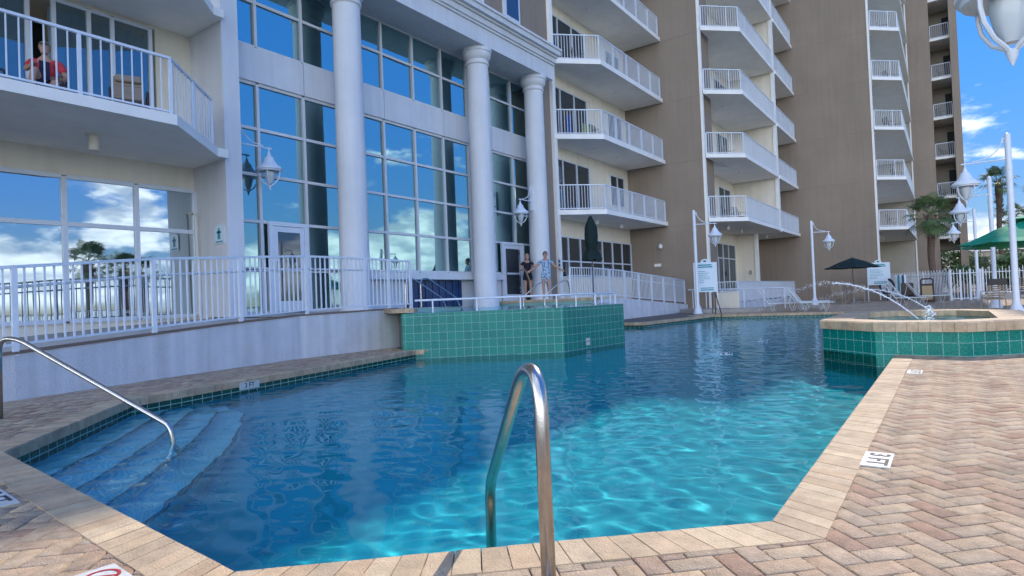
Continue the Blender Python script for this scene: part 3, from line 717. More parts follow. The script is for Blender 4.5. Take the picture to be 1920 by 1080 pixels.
for (x0,y0,z0),(x1,y1,z1) in zip(RW[:-1], RW[1:]):
    pm_.add([(x0-.2,y0,z0-.01),(x1-.2,y1,z1-.01),(-14.6,y1,z1-.01),(-14.6,y0,z0-.01)], [(0,1,2,3)])
    mb.add([(x0+.015,y0,z0),(x1+.015,y1,z1),(x1-.22,y1,z1),(x0-.22,y0,z0),(x0+.015,y0,z0+.03),(x1+.015,y1,z1+.03),(x1-.22,y1,z1+.03),(x0-.22,y0,z0+.03)],
           [(0,1,5,4),(2,3,7,6),(4,5,6,7),(1,2,6,5),(3,0,4,7),(3,2,1,0)])
tag(pm_.build('ramp_surface', PALE), kind='structure'); o = mb.build('ramp_paving', RUST); tag(o, kind='structure')
MB().add([(-10.56,9.98,.855),(-10.36,12.3,.855),(-14.,12.3,.855),(-14.,7.3,.855),(-10.5,7.3,.82)], [(0,1,2,3,4)]).build('upper_deck', PALE)['kind'] = 'structure'

def ramp_railing(name, path, label, spacing, postat, hand=None, ph=1.12, bw=.011):
    """path: list of (x,y,z_base,z_top). individual balusters are parts"""
    root = thing(name, (path[0][0], path[0][1], path[0][2]), label, 'railing')
    mb = MB(); mb2 = MB()
    for a, b_ in zip(path[:-1], path[1:]):
        mb.bar((a[0],a[1],a[3]-.02), (b_[0],b_[1],b_[3]-.02), .055, .04)
        mb2.bar((a[0],a[1],a[2]+.085), (b_[0],b_[1],b_[2]+.085), .035, .03)
    mb.build('top_rail', WHITE, root); mb2.build('bottom_rail', WHITE, root)
    if hand:
        mb = MB()
        for a, b_ in zip(path[:-1], path[1:]): mb.tube([(a[0]+hand[0],a[1],a[3]+hand[1]), (b_[0]+hand[0],b_[1],b_[3]+hand[1])], .02, 8)
        mb.build('handrail', WHITE, root)
    L = [0]
    for a, b_ in zip(path[:-1], path[1:]): L.append(L[-1]+math.dist(a[:2], b_[:2]))
    def at(s):
        for i in range(len(path)-1):
            if s <= L[i+1]+1e-6:
                t = (s-L[i])/(L[i+1]-L[i]); return [path[i][k]+(path[i+1][k]-path[i][k])*t for k in range(4)]
    posts = postat(L, path); 
    for s in posts:
        p = at(s); MB().box(p[0]-.03,p[0]+.03,p[1]-.03,p[1]+.03,p[2]-.06,p[3]-.04).build('post', WHITE, root)
    ps = sorted(posts)
    for s0, s1 in zip(ps[:-1], ps[1:]):
        n = max(1, round((s1-s0)/spacing))
        for i in range(1, n):
            p = at(s0+(s1-s0)*i/n); MB().box(p[0]-bw,p[0]+bw,p[1]-bw,p[1]+bw,p[2]+.08,p[3]-.04).build('baluster', WHITE, root)
    return root
def s_of_y(L, path, y):
    for i in range(len(path)-1):
        if min(path[i][1], path[i+1][1])-1e-6 <= y <= max(path[i][1], path[i+1][1])+1e-6 and path[i][1] != path[i+1][1]:
            return L[i]+(L[i+1]-L[i])*(y-path[i][1])/(path[i+1][1]-path[i][1])
lp = [(-9.28,1.1,.47,1.53),(-9.42,2.6,.595,1.66),(-9.86,4.43,.70,1.845),(-10.18,6.02,.79,1.945),(-10.43,7.57,.85,2.03),(-10.46,9.3,.89,2.03),(-10.46,9.8,.89,2.02),(-10.46,10.5,.89,2.005)]
ramp_railing('ramp_railing', lp, 'long white baluster railing along the left ramp above the pale wall', .115,
             lambda L, P: [0, s_of_y(L,P,2.6), s_of_y(L,P,4.43), s_of_y(L,P,6.02), s_of_y(L,P,7.57), s_of_y(L,P,9.1), s_of_y(L,P,9.8), L[-1]], hand=(-.09, -.27))
rp = [(-11.05,19.1,.90,2.05),(-10.85,20.3,.90,2.05),(-10.85,22.6,.86,2.0),(-10.8,30.0,.40,1.60)]
ramp_railing('ramp_railing', rp, 'white railing sloping down the right-hand ramp beside the taupe wall', .13,
             lambda L, P: [0]+[L[-1]*i/8 for i in range(1,9)], hand=(-.09, -.3))
w = MB(); w.add([(-10.75,18.9,-.02),(-10.7,30.1,-.02),(-10.7,30.1,.36),(-10.75,22.6,.85),(-10.75,18.9,.87),
                 (-11.0,18.9,-.02),(-11.0,30.1,-.02),(-11.0,30.1,.36),(-11.0,22.6,.85),(-11.0,18.9,.87)],
                [(0,1,2,3,4),(9,8,7,6,5),(4,3,8,9),(3,2,7,8),(1,6,7,2),(0,4,9,5)])
tag(w.build('ramp_wall', RWALL), 'white stucco side wall of the right-hand ramp beside the pool edge', 'wall')
w = MB(); w.prism([(-14,17.5),(-9.35,17.5),(-9.9,18.9),(-11.0,18.9),(-11.0,22.6),(-13.7,22.6),(-13.7,21.2),(-14,21.2)], -.02, DZ)
w.add([(-13.7,22.6,DZ),(-11.0,22.6,.85),(-11.0,30.1,.36),(-13.7,30.1,.36)], [(0,1,2,3)])
tag(w.build('upper_deck', PALE), kind='structure')
cp = MB(); coping_run(cp, [(-13.9,17.42),(-9.25,17.42),(-9.75,18.8)], .3, .12, th=.09, z=DZ+.06, side=1)
tag(cp.build('upper_coping', COPING), kind='structure')

# raised pool with green tiled walls
rp_ = thing('raised_pool', (-8, 13, 0), 'raised wading pool with green tiled wall overflowing towards the main pool', 'pool')
TZ = .77
A_, B_, C_, D_ = (-9.43,9.18), (-6.76,11.33), (-6.52,13.80), (-9.25,17.45)
t = MB(); t.wallquads([(-10.3,9.95), A_, B_, C_, D_], -1.15, TZ)
t.build('tile_wall', TILE, rp_)
inn = [(-10.3,10.3),(-9.40,9.50),(-7.03,11.46),(-6.80,13.72),(-9.35,17.2)]
t = MB(); t.add([(x,y,TZ-.14) for x,y in inn]+[(x,y,TZ) for x,y in inn], [(i+1,i,5+i,6+i) for i in range(4)])
out = [(-10.3,9.95), A_, B_, C_, D_]
t.add([(x,y,TZ) for x,y in out]+[(x,y,TZ) for x,y in inn], [(i,i+1,6+i,5+i) for i in range(4)]); t.build('overflow_rim', RWALL, rp_)
bsn = MB().add([(x,y,.35) for x,y in inn+[(-13.9,17.4),(-13.9,12.3)]], [tuple(range(7))]).build('basin_floor', PLASTER, rp_)
pg = wave_sheet('basin_water', inn+[(-13.88,17.38),(-13.88,11.9),(-10.6,12.0)], TZ-.015, .09, .003, WATER, 5); pg.parent = rp_; pg.location = -Vector(rp_.location)
MB().add([(-10.45,12.3,.0),(-13.9,12.3,.0),(-13.9,12.3,.855),(-10.45,12.3,.855),(-10.45,9.98,0),(-10.45,9.98,.855)], [(0,1,2,3),(4,0,3,5)]).build('basin_side', TILE, rp_)
MB().add([(-9.3,17.44,.2),(-13.9,17.44,.2),(-13.9,17.44,DZ-.03),(-9.3,17.44,DZ-.03)], [(0,1,2,3)]).build('basin_side', DTILE, rp_)
cp = MB(); coping_run(cp, [(-10.52,9.72),(-9.62,9.12),(-9.25,9.38)], .42, .09, th=.085, z=.875, over=.06, side=1); cp.build('stone_cap', COPING, rp_)
def plaque(parent, org, xd, yd, w_, h_, txt, size, name='depth_marker'):
    M = frame_M(org, xd, yd); z = M.to_3x3() @ Vector((0,0,1))
    b_ = MB(); q = [M @ Vector((sx*w_/2, sy*h_/2, d)) for d in (-.004, .003) for sx, sy in ((-1,-1),(1,-1),(1,1),(-1,1))]
    b_.add(q, [(3,2,1,0),(4,5,6,7),(0,1,5,4),(1,2,6,5),(2,3,7,6),(3,0,4,7)])
    pl = b_.build(name, MARK, parent)
    if txt: text_mesh(txt, size, 'marker_text', INK, pl, M @ Matrix.Translation((0,0,.004)))
    return pl
bd = Vector((C_[0]-B_[0], C_[1]-B_[1], 0)).normalized()
mk = plaque(None, (-6.675+.012, 12.2, -.03), (bd.x, bd.y, 0), (0,0,1), .15, .16, '3 FT', .07)
tag(mk, 'small white depth tile on the green tiled wall of the raised pool', 'depth marker')

# safety rail on the rim
rl = thing('rim_handrail', (-7, 12, TZ), 'low white pipe handrail standing on the rim of the raised pool', 'railing')
pts = [(-9.35,9.5,1.04),(-6.91,11.50,1.04),(-6.67,13.72,1.04),(-7.1,14.3,1.04)]
MB().tube(pts, .022, 8).build('top_rail', WHITE, rl, smooth='auto')
MB().tube([(-9.0,16.9,1.04),(-7.4,14.7,1.04),(-6.85,13.9,1.04)], .02, 8).build('top_rail', WHITE, rl, smooth='auto')
for s in (.12, .42, .72, .97):
    p = lerp2(pts[0][:2], pts[1][:2], s); MB().tube([(*p, TZ-.02), (*p, 1.03)], .018, 8).build('post', WHITE, rl)
for s in (.25, .6, .98):
    p = lerp2(pts[1][:2], pts[2][:2], s); MB().tube([(*p, TZ-.02), (*p, 1.03)], .018, 8).build('post', WHITE, rl)
for s in (.1, .5, .9):
    p = lerp2((-9.0,16.9), (-6.85,13.9), s); MB().tube([(*p, TZ-.05), (*p, 1.03)], .018, 8).build('post', WHITE, rl)
for nm, x, y, lab in (('a', -10.9, 16.9, 'curved steel grab rail by the two women, nearer the facade'), ('b', -10.15, 17.0, 'curved steel grab rail at the outer end of the upper steps')):
    g = thing('grab_rail', (x, y, .6), lab, 'grab rail', 'grab rails at the raised pool')
    MB().tube([(x-.35,y-.55,.5), (x-.33,y-.52,1.0)] + arc((x-.3,y-.45,1.1),(x,y+.1,1.62),(x+.02,y+.35,1.5),8) + [(x+.02,y+.42,1.3),(x+.02,y+.44,.87)], .022, 8).build('rail_tube', STEEL, g, smooth='auto')
for i, (y, lab) in enumerate(((11.95,'thin dark grab rail behind the white ramp railing, nearer the column'),(12.55,'thin dark grab rail behind the white ramp railing, nearer the waterfall'))):
    g = thing('grab_rail', (-12, y, .85), lab, 'grab rail', 'grab rails behind the ramp railing')
    MB().tube([(-12.1,y,.855),(-12.1,y,1.5)]+arc((-12.1,y,1.55),(-12.1,y+.1,1.75),(-12.0,y+.3,1.62),6)+[(-11.6,y+.9,1.1),(-11.5,y+1.05,.7)], .02, 8).build('rail_tube', STEEL, g, smooth='auto')

# ================================================================ SPA
spa = thing('fountain_spa', (-.4, 12.2, 0), 'raised octagonal fountain basin with green tiles and sandstone coping at the right', 'fountain')
cx_, cy_ = -.38, 12.3
def shrink(P, d):
    out = []
    n = len(P)
    for i in range(n):
        a, b_, c_ = Vector(P[i-1]), Vector(P[i]), Vector(P[(i+1)%n]); d1 = (b_-a).normalized(); d2 = (c_-b_).normalized()
        n1 = Vector((-d1.y, d1.x)); n2 = Vector((-d2.y, d2.x)); m = (n1+n2).normalized(); out.append(tuple(b_+m*(d/max(.5, m.dot(n1)))))
    return out
SPAW = shrink(SPAO, .02)
t = MB(); t.wallquads(SPAO, -1.15, .32, True); t.build('tile_wall', TILE, spa)
SPAI = shrink(SPAO, .42)
t = MB()
t.add([(x,y,.31) for x,y in SPAO]+[(x,y,.31) for x,y in SPAI], [(i,(i+1)%8,8+(i+1)%8,8+i) for i in range(8)])
t.build('rim_bed', CONC, spa)
cp = MB(); coping_run(cp, SPAO+[SPAO[0]], .0, .15) if False else None
def ring_coping(mb, O, I, z0, z1, blen, over=.035):
    n = len(O); Oo = shrink(O, -over)
    for i in range(n):
        a, b_, c_, d_ = Oo[i], Oo[(i+1)%n], I[(i+1)%n], I[i]; L = math.dist(a, b_); k = max(1, round(L/blen)); g = .002/L
        for j in range(k):
            t0, t1 = j/k+g, (j+1)/k-g; c = random.choice(COPC); v = random.uniform(.95, 1.15); mb.tone = tuple(x*v for x in c)
            p = [lerp2(a,b_,t0), lerp2(a,b_,t1), lerp2(d_,c_,t1), lerp2(d_,c_,t0)]
            q0 = lerp2(p[0],p[3],.05); q1 = lerp2(p[1],p[2],.05)
            mb.add([(*p[0],z0),(*p[1],z0),(*p[2],z0),(*p[3],z0),(*p[0],z1-.02),(*p[1],z1-.02),(*q1,z1),(*p[2],z1),(*p[3],z1),(*q0,z1)],
                   [(0,1,5,4),(4,5,6,9),(9,6,7,8),(1,2,7,6,5),(3,0,4,9,8),(2,3,8,7),(3,2,1,0)])
cp = MB(); ring_coping(cp, SPAO, SPAI, .322, .46, .13); cp.build('sandstone_coping', COPING, spa)
t = MB(); t.wallquads(SPAI[::-1], .05, .322, True); t.build('inner_tile', DTILE, spa)
MB().add([(x,y,.08) for x,y in SPAI], [tuple(range(8))]).build('basin_floor', TILE, spa)
sw = wave_sheet('basin_water', shrink(SPAO, .47), .36, .06, .003, WATER, 9); sw.parent = spa; sw.location = -Vector(spa.location)
def jet(name, a, apex, b_, r_, label, n=60, seed=1):
    g = random.Random(seed); root = thing(name, a, label, 'water jet', 'water jets from the fountain basin')
    P0, P1, P2 = Vector(a), Vector(apex), Vector(b_); ctrl = P1*2-(P0+P2)*.5
    pts = arc(P0, ctrl, P2, n); mb = MB()
    k = int(n*.42)
    mb.tube([p+Vector((g.uniform(-1,1),g.uniform(-1,1),g.uniform(-1,1)))*r_*.3*(i/n*3) for i, p in enumerate(pts[:k])], [r_*(1+.5*g.random()*i/n*3) for i in range(k)], 6)
    mb.build('stream', FOAM, root, smooth='auto')
    mb = MB()
    for i in range(k-22, n+1):
        for _ in range(13 if i < k+22 else 8):
            p = pts[i]+Vector((g.gauss(0,1),g.gauss(0,1),g.gauss(0,1)))*(.006+.042*max(0,(i-k+22))/n)
            s = r_*g.uniform(.3, .95)*(1 if i < k+20 else .8)
            mb.add([p+Vector(q)*s for q in ((1,0,0),(-1,0,0),(0,1,0),(0,-1,0),(0,0,1.2),(0,0,-1.2))], [(0,2,4),(2,1,4),(1,3,4),(3,0,4),(2,0,5),(1,2,5),(3,1,5),(0,3,5)])
    mb.build('droplets', FOAM, root, smooth=True); return root
jet('water_jet', (-.42,11.35,.44), (-1.95,11.7,1.02), (-3.75,12.1,-.15), .007, 'tall arc of water spraying from the fountain basin towards the pool', seed=2)
jet('water_jet', (-.2,12.4,.44), (-1.6,13.2,.88), (-3.4,14.2,-.15), .006, 'lower fainter arc of water behind the tall one', seed=4)
# bubbling spout
g = random.Random(5); mb = MB()
bx, by = -.28, 11.5
for i in range(110):
    h = g.random(); p = Vector((bx+g.gauss(0,.022+.03*(1-h)), by+g.gauss(0,.022+.03*(1-h)), .36+.26*h+g.gauss(0,.01)))
    s = g.uniform(.004,.015); mb.add([p+Vector(q)*s for q in ((1,0,0),(-1,0,0),(0,1,0),(0,-1,0),(0,0,1.2),(0,0,-1.2))], [(0,2,4),(2,1,4),(1,3,4),(3,0,4),(2,0,5),(1,2,5),(3,1,5),(0,3,5)])
tag(mb.build('water_spout', FOAM, smooth=True), 'short white bubbling spout of water inside the fountain basin', 'water jet')
for (x, y, lab) in ((-3.4,11.4,'nearer ring of splashing droplets on the pool surface'),(-3.45,14.2,'farther ring of splashing droplets on the pool surface')):
    mb = MB()
    for i in range(46):
        a_ = g.random()*6.28; rd = abs(g.gauss(0,.11)); p = Vector((x+rd*math.cos(a_), y+rd*math.sin(a_), WZ+g.random()**2*.07)); s = g.uniform(.004,.012)
        mb.add([p+Vector(q)*s for q in ((1,0,0),(-1,0,0),(0,1,0),(0,-1,0),(0,0,1),(0,0,-1))], [(0,2,4),(2,1,4),(1,3,4),(3,0,4),(2,0,5),(1,2,5),(3,1,5),(0,3,5)])
    tag(mb.build('water_splash', FOAM, smooth=True), lab, 'splash')

# ================================================================ RAILS AT THE POOL
def bezr(pts, rad, n=7):
    """polyline with rounded corners"""
    P = [Vector(p) for p in pts]; out = [P[0]]
    for i in range(1, len(P)-1):
        a = P[i]+(P[i-1]-P[i]).normalized()*min(rad[i-1], (P[i-1]-P[i]).length*.49); c_ = P[i]+(P[i+1]-P[i]).normalized()*min(rad[i-1], (P[i+1]-P[i]).length*.49)
        out += arc(a, P[i], c_, n)
    return out+[P[-1]]
hr = thing('pool_handrail', (-1.07,1.63,0), 'large stainless steel handrail curving into the pool in the foreground', 'handrail')
MB().tube(bezr([(-1.055,1.615,-.01),(-1.085,1.655,.745),(-1.20,1.735,.77),(-1.72,2.18,.17),(-1.78,2.235,-.75)], [.13,.13,.08]), .0235, 20).build('rail_tube', STEEL, hr, smooth=True)
MB().lathe([(.055,-.004),(.055,.006),(.03,.012),(.026,.03)], (-1.055,1.615), 20).build('base_flange', STEEL, hr, smooth='auto')
hr = thing('pool_handrail', (-7.8,2.0,0), 'steel handrail sloping over the underwater steps at the left edge', 'handrail')
MB().tube(bezr([(-7.82,2.02,-.01),(-7.8,2.02,.80),(-7.55,2.10,.80),(-5.78,2.70,-.02),(-5.68,2.73,-.5)], [.14,.14,.06]), .0235, 16).build('rail_tube', STEEL, hr, smooth=True)
hr = thing('pool_handrail', (-8.2,26.3,0), 'thin dark handrail entering the far side of the pool by the lamp post', 'handrail')
MB().tube(bezr([(-8.25,26.6,0),(-8.25,26.6,.95),(-7.6,25.2,.1),(-7.5,24.9,-.4)], [.12,.1]), .022, 10).build('rail_tube', BROWNF, hr, smooth=True)
MB().tube([(-8.35,26.5,.02),(-8.35,26.5,.9)], .02, 8).build('post', BROWNF, hr)

# depth markers
mk = plaque(None, (-.378,4.05,.0005), (0,-1,0), (1,0,0), .33, .145, '3 FT', .145); tag(mk, 'white tile reading 3 FT beside the right coping', 'depth marker', 'depth markers set in the deck')
mk = plaque(None, (-.36,8.2,.0005), (0,-1,0), (1,0,0), .33, .14, '3 FT', .145); tag(mk, 'far small white depth tile on the right deck near the fountain', 'depth marker', 'depth markers set in the deck')
mk = plaque(None, (-4.38,1.09,.0005), (1,-.067,0), (.067,1,0), .42, .15, '3 FT', .15); tag(mk, 'white FT tile on the near left deck at the picture edge', 'depth marker', 'depth markers set in the deck')
mk = plaque(None, (-2.68,.985,.0005), (1,-.067,0), (.067,1,0), .2, .15, None, .1, 'no_diving_marker'); tag(mk, 'white tile with a red barred circle in the lower left deck', 'depth marker')
rg = MB()
for k in range(32):
    a0, a1 = 2*math.pi*k/32, 2*math.pi*(k+1)/32
    q = [(-2.68+r_*math.cos(a), .985+r_*math.sin(a), z_) for z_ in (.0035,.0055) for a in (a0,a1) for r_ in (.052,.064)]
    rg.add(q, [(4,5,7,6),(0,2,3,1),(0,1,5,4),(2,6,7,3)])
rg.bar((-2.68-.04,.985-.04,.0045),(-2.68+.04,.985+.04,.0045),.01,.002); rg.build('red_barred_circle', REDP, mk)
lm = plaque(None, (-8.27+.012, 4.98, -.092), (-.21,.977,0), (0,0,1), .36, .1, '3 FT', .1); tag(lm, 'white waterline tile reading 3 FT under the left ledge', 'depth marker')

# ================================================================ LAMPS
def lantern(root, x, y, z, s=1.):
    """bell shaped white lantern hanging, z = top of the bell finial"""
    b_ = MB(); b_.lathe([(.02*s,z),(.035*s,z-.05*s),(.05*s,z-.07*s),(.05*s,z-.10*s),(.11*s,z-.16*s),(.14*s,z-.25*s),(.20*s,z-.33*s),(.29*s,z-.40*s),(.31*s,z-.43*s),(.31*s,z-.46*s),(.285*s,z-.465*s),(.275*s,z-.50*s),(.24*s,z-.505*s),(.22*s,z-.48*s),(.05*s,z-.46*s)], (x, y), 28)
    sh = b_.build('lamp_shade', WHITE, root, smooth='auto')
    for k in range(4):
        a = math.pi/4+k*math.pi/2; ca, sa = math.cos(a), math.sin(a)
        pts = [(x+r_*s*ca, y+r_*s*sa, z-h_*s) for r_, h_ in ((.24,.49),(.24,.57),(.215,.67),(.14,.78),(.05,.84),(.02,.87))]
        MB().tube(pts, .016*s, 6).build('cage_arm', WHITE, sh, smooth='auto')
    MB().lathe([(.02*s,z-.85*s),(.04*s,z-.87*s),(.03*s,z-.91*s),(.005*s,z-.97*s)], (x,y), 10).build('finial', WHITE, sh, smooth='auto')
    MB().lathe([(.12*s,z-.51*s),(.12*s,z-.58*s),(.09*s,z-.72*s),(.05*s,z-.81*s)], (x,y), 14).build('lamp_glass', LENS, sh, smooth='auto')
def arm(root, x0, y0, z, dx, dy, L, s=1.):
    e = (x0+dx*L, y0+dy*L)
    MB().tube([(x0,y0,z),(e[0]+dx*.08,e[1]+dy*.08,z)], .02*s, 8).build('arm', WHITE, root, smooth='auto')
    MB().tube(arc((x0+dx*.1,y0+dy*.1,z+.52*s),(x0+dx*L*.22,y0+dy*L*.22,z+.04),(x0+dx*L*.82,y0+dy*L*.82,z+.045),10), .014*s, 6).build('scroll_brace', WHITE, root, smooth='auto')
    MB().tube([(x0+dx*.1,y0+dy*.1,z+.42*s),(x0+dx*.1,y0+dy*.1,z+.54*s)], .018, 6).build('scroll_tip', WHITE, root)
    MB().tube([(e[0],e[1],z+.03),(e[0],e[1],z-.1)], .016, 8).build('hanger', WHITE, root)
    return e
def lamp_post(x, y, label, ang, H=4.6, first=None):
    root = thing('lamp_post', (x, y, 0), label, 'lamp post', 'white lamp posts round the pool')
    MB().lathe([(.2,-.01),(.2,.06),(.17,.09),(.16,.2),(.12,.3),(.095,.36),(.085,.42),(.075,.5),(.07,1.6),(.07,H-.9),(.078,H-.9),(.078,H-.8),(.068,H-.79),(.066,H-.02),(.06,H),(.02,H+.03)], (x,y), 20).build('pole', WHITE, root, smooth='auto')
    dx, dy = math.cos(ang), math.sin(ang)
    MB().tube([(x+dx*.05,y+dy*.05,H-.12),(x+dx*.12,y+dy*.12,H-.12)], .02, 6).build('bracket', WHITE, root)
    e = arm(root, x, y, H-.62, dx, dy, .88); lantern(root, e[0], e[1], H-.70); return root
lp0 = lamp_post(1.30, 5.48, 'nearest lamp, only its big lantern showing in the top right corner', math.pi)
def place_lamp(x, y, label, rz):
    return dup(lp0, (x, y, 0), rz, label)
place_lamp(1.32, 19.6, 'tallest white lamp post at the right edge with its arm pointing left', 0)
place_lamp(1.28, 27.3, 'second white lamp post from the right edge, behind the tallest', 0)
place_lamp(1.15, 38.9, 'third and smallest of the right-hand row of white lamp posts', 0)
lp0.location.z = -.46
place_lamp(-9.15, 27.0, 'white lamp post beside the rules board at the foot of the ramp', R(180)-R(150)+R(180))
place_lamp(-6.05, 37.0, 'white lamp post behind the white sun loungers', R(180)-R(150)+R(180))
def wall_lamp(x, y, z, label, L, ang=0):
    root = thing('wall_lantern', (x, y, z), label, 'lantern', 'lanterns bracketed on the lobby front')
    dx, dy = math.cos(ang), math.sin(ang)
    MB().box(x-.05,x+.05,y-.05,y+.05,z-.35,z+.6).build('back_plate', WHITE, root)
    e = arm(root, x, y, z, dx, dy, L); lantern(root, e[0], e[1], z-.08, .98)
wall_lamp(-13.48, 7.98, 4.93, 'white lantern on a scrolled bracket beside the left pier', .86, R(90))
wall_lamp(-13.1, 19.92, 4.75, 'white lantern on a scrolled bracket on the farthest column', .8, R(-90))

# ================================================================ SIGNS
def board(x, y, label, w_=.95, zb=.95, zt=2.25, ang=R(35)):
    root = thing('rules_board', (x, y, 0), label, 'sign', 'pool rules boards')
    dx, dy = math.cos(ang), math.sin(ang); nx, ny = dy, -dx
    P = lambda s, z, d=0.: (x+dx*s+nx*d, y+dy*s+ny*d, z)
    def slab(mb, s0, s1, z0, z1, d0, d1):
        mb.add([P(s0,z0,d0),P(s1,z0,d0),P(s1,z0,d1),P(s0,z0,d1),P(s0,z1,d0),P(s1,z1,d0),P(s1,z1,d1),P(s0,z1,d1)], [(0,1,2,3),(7,6,5,4),(0,4,5,1),(1,5,6,2),(2,6,7,3),(3,7,4,0)])
    mb = MB(); slab(mb, -w_/2, w_/2, zb, zt, -.02, .02)
    n = 12; q = [P(.2*math.cos(math.pi*k/n), zt+.16*math.sin(math.pi*k/n), d) for d in (-.02,.02) for k in range(n+1)]
    mb.add(q, [tuple(range(n+1)), tuple(range(2*n+1, n, -1))]+[(k, n+1+k, n+2+k, k+1) for k in range(n)])
    mb.build('panel', SIGN, root)
    mb = MB(); slab(mb, -w_/2-.04, -w_/2, 0, zt, -.03, .03); slab(mb, w_/2, w_/2+.04, 0, zt, -.03, .03); mb.build('frame_post', WHITE, root)
    mb = MB(); slab(mb, -.36*w_, .30*w_, zt-.15, zt-.09, .021, .026); slab(mb, -.40*w_, .34*w_, zt-.24, zt-.18, .021, .026)
    rr_ = random.Random(3)
    for i in range(7): slab(mb, -.42*w_, (-.1+.5*rr_.random())*w_, zt-.42-i*.085, zt-.40-i*.085, .021, .026)
    slab(mb, -.25*w_, .36*w_, zb+.16, zb+.2, .021, .026); slab(mb, -.25*w_, .36*w_, zb+.07, zb+.12, .021, .026)
    mb.build('printed_lines', TEAL, root)
    mb = MB(); slab(mb, -.07, .05, zt+.02, zt+.09, .021, .026); mb.build('emblem', NAVY, root)
board(-9.05, 27.9, 'blue-white rules board standing directly behind the lamp post by the ramp', .98, .95, 2.3)
board(-3.35, 41.5, 'blue-white rules board behind the open dark umbrella', 1.25, .95, 2.25)
# pictogram plaque on the pier
pl = thing('pictogram_sign', (-13.5, 7.5, 2.75), 'small white sign with a teal figure on the left pier', 'sign')
mb = MB(); mb.box(-13.72,-13.3,7.52,7.548,2.52,2.90); n = 12
q = [(-13.51+.15*math.cos(math.pi*k/n), d, 2.90+.07*math.sin(math.pi*k/n)) for d in (7.52,7.548) for k in range(n+1)]
mb.add(q, [tuple(range(n+1)), tuple(range(2*n+1, n, -1))]+[(k, n+1+k, n+2+k, k+1) for k in range(n)]); mb.build('panel', SIGN, pl)
mb = MB(); mb.box(-13.56,-13.46,7.512,7.52,2.62,2.83); mb.box(-13.54,-13.48,7.512,7.52,2.84,2.875); mb.box(-13.6,-13.42,7.512,7.52,2.76,2.80); mb.box(-13.66,-13.36,7.512,7.52,2.55,2.58); mb.build('teal_figure', TEAL, pl)

# life ring pole + sign near ramp top
pl = thing('rescue_pole_sign', (-11.9, 21.0, .87), 'narrow white notice with dark icons on the taupe corner by the ramp', 'sign')
MB().box(-13.1,-12.98,21.72,21.74,2.0,2.6).build('panel', SIGN, pl)
mb = MB(); [mb.box(-13.07,-13.01,21.70,21.72,2.1+i*.16,2.19+i*.16) for i in range(3)]; mb.build('icon', NAVY, pl)

# ================================================================ SECOND TERRACE, HANDRAIL, FENCES
tw = MB(); tw.prism([(-9.66,31.0),(-8.45,31.0),(-8.45,31.2),(-9.66,31.2)], -.02, .88); tag(tw.build('terrace_wall', CREAM), 'short beige terrace wall under the white fence near the lamp post', 'wall')
tw = MB(); tw.box(-8.6,-8.45,31.2,45.0,-.02,.38); tag(tw.build('terrace_wall', RWALL), 'long low white wall under the fence behind the loungers', 'wall')
rl = thing('terrace_railing', (-9.0,31,.88), 'white railing on the beige terrace wall below the glazed entrance', 'railing')
railing_mb([(-9.6,31.1),(-8.5,31.1)], .88, .55, .12, .02, low=.05).build('railing_bars', WHITE, rl)
rl = thing('terrace_railing', (-8.5,38,.38), 'long white picket railing running behind the sun loungers', 'railing')
railing_mb([(-8.52,31.2),(-8.52,44.9)], .38, 1.05, .12, .03, post=.07, posts_every=1.2).build('railing_bars', WHITE, rl)
hr = thing('curb_handrail', (-8,29,0), 'white pipe handrail running along the curb past the lamp post', 'railing')
HP = [(-10.65,30.1),(-5.9,29.0)]
MB().tube([(*HP[0],1.08),(*HP[1],1.0)], .03, 8).build('top_rail', WHITE, hr, smooth='auto')
for s in (.05,.2,.38,.6,.8,.99):
    p = lerp2(*HP, s); MB().tube([(*p,0.1),(*p,1.03)], .024, 8).build('post', WHITE, hr)
MB().prism([(-10.7,29.9),(-6.2,28.75),(-6.2,28.35),(-9.2,27.8),(-10.7,29.0)], -.01, .16).build('curb_step', CONC)['kind'] = 'structure'

def picket_fence(a, b_, z0, zt, label, gate=False):
    root = thing('picket_fence', (*a, z0), label, 'fence', 'white picket fences at the far end')
    L = math.dist(a, b_); d = Vector((b_[0]-a[0], b_[1]-a[1], 0))/L; n = round(L/.135)
    mb = MB()
    for zz in (zt-.28, z0+.1): mb.bar((*a, zz), (*b_, zz), .03, .035)
    for i in range(n+1):
        p = lerp2(a, b_, i/n); h = zt if i % 2 == 0 else zt-.12
        mb.box(p[0]-.014,p[0]+.014,p[1]-.014,p[1]+.014,z0+.03,h-.04)
        mb.add([(p[0]-.014,p[1]-.014,h-.04),(p[0]+.014,p[1]-.014,h-.04),(p[0]+.014,p[1]+.014,h-.04),(p[0]-.014,p[1]+.014,h-.04),(p[0],p[1],h)], [(0,1,4),(1,2,4),(2,3,4),(3,0,4)])
    mb.build('pickets', WHITE, root)
    for s in [0, .33, .66, 1]:
        p = lerp2(a, b_, s); MB().box(p[0]-.04,p[0]+.04,p[1]-.04,p[1]+.04,z0,zt-.1).build('post', WHITE, root)
    return root
FA, FB, FC, FD = (-3.4,44.4), (0.05,38.2), (1.25,38.3), (7.5,39.8)
picket_fence(FA, (FB[0]-.05, FB[1]+.09), .28, 1.62, 'white picket fence on a low wall behind the litter bin')
picket_fence(FB, FC, .02, 1.66, 'white picket gate between two posts right of the palm')
picket_fence((FC[0]+.1, FC[1]+.024), FD, .28, 1.66, 'white picket fence at the right edge behind the patio table')
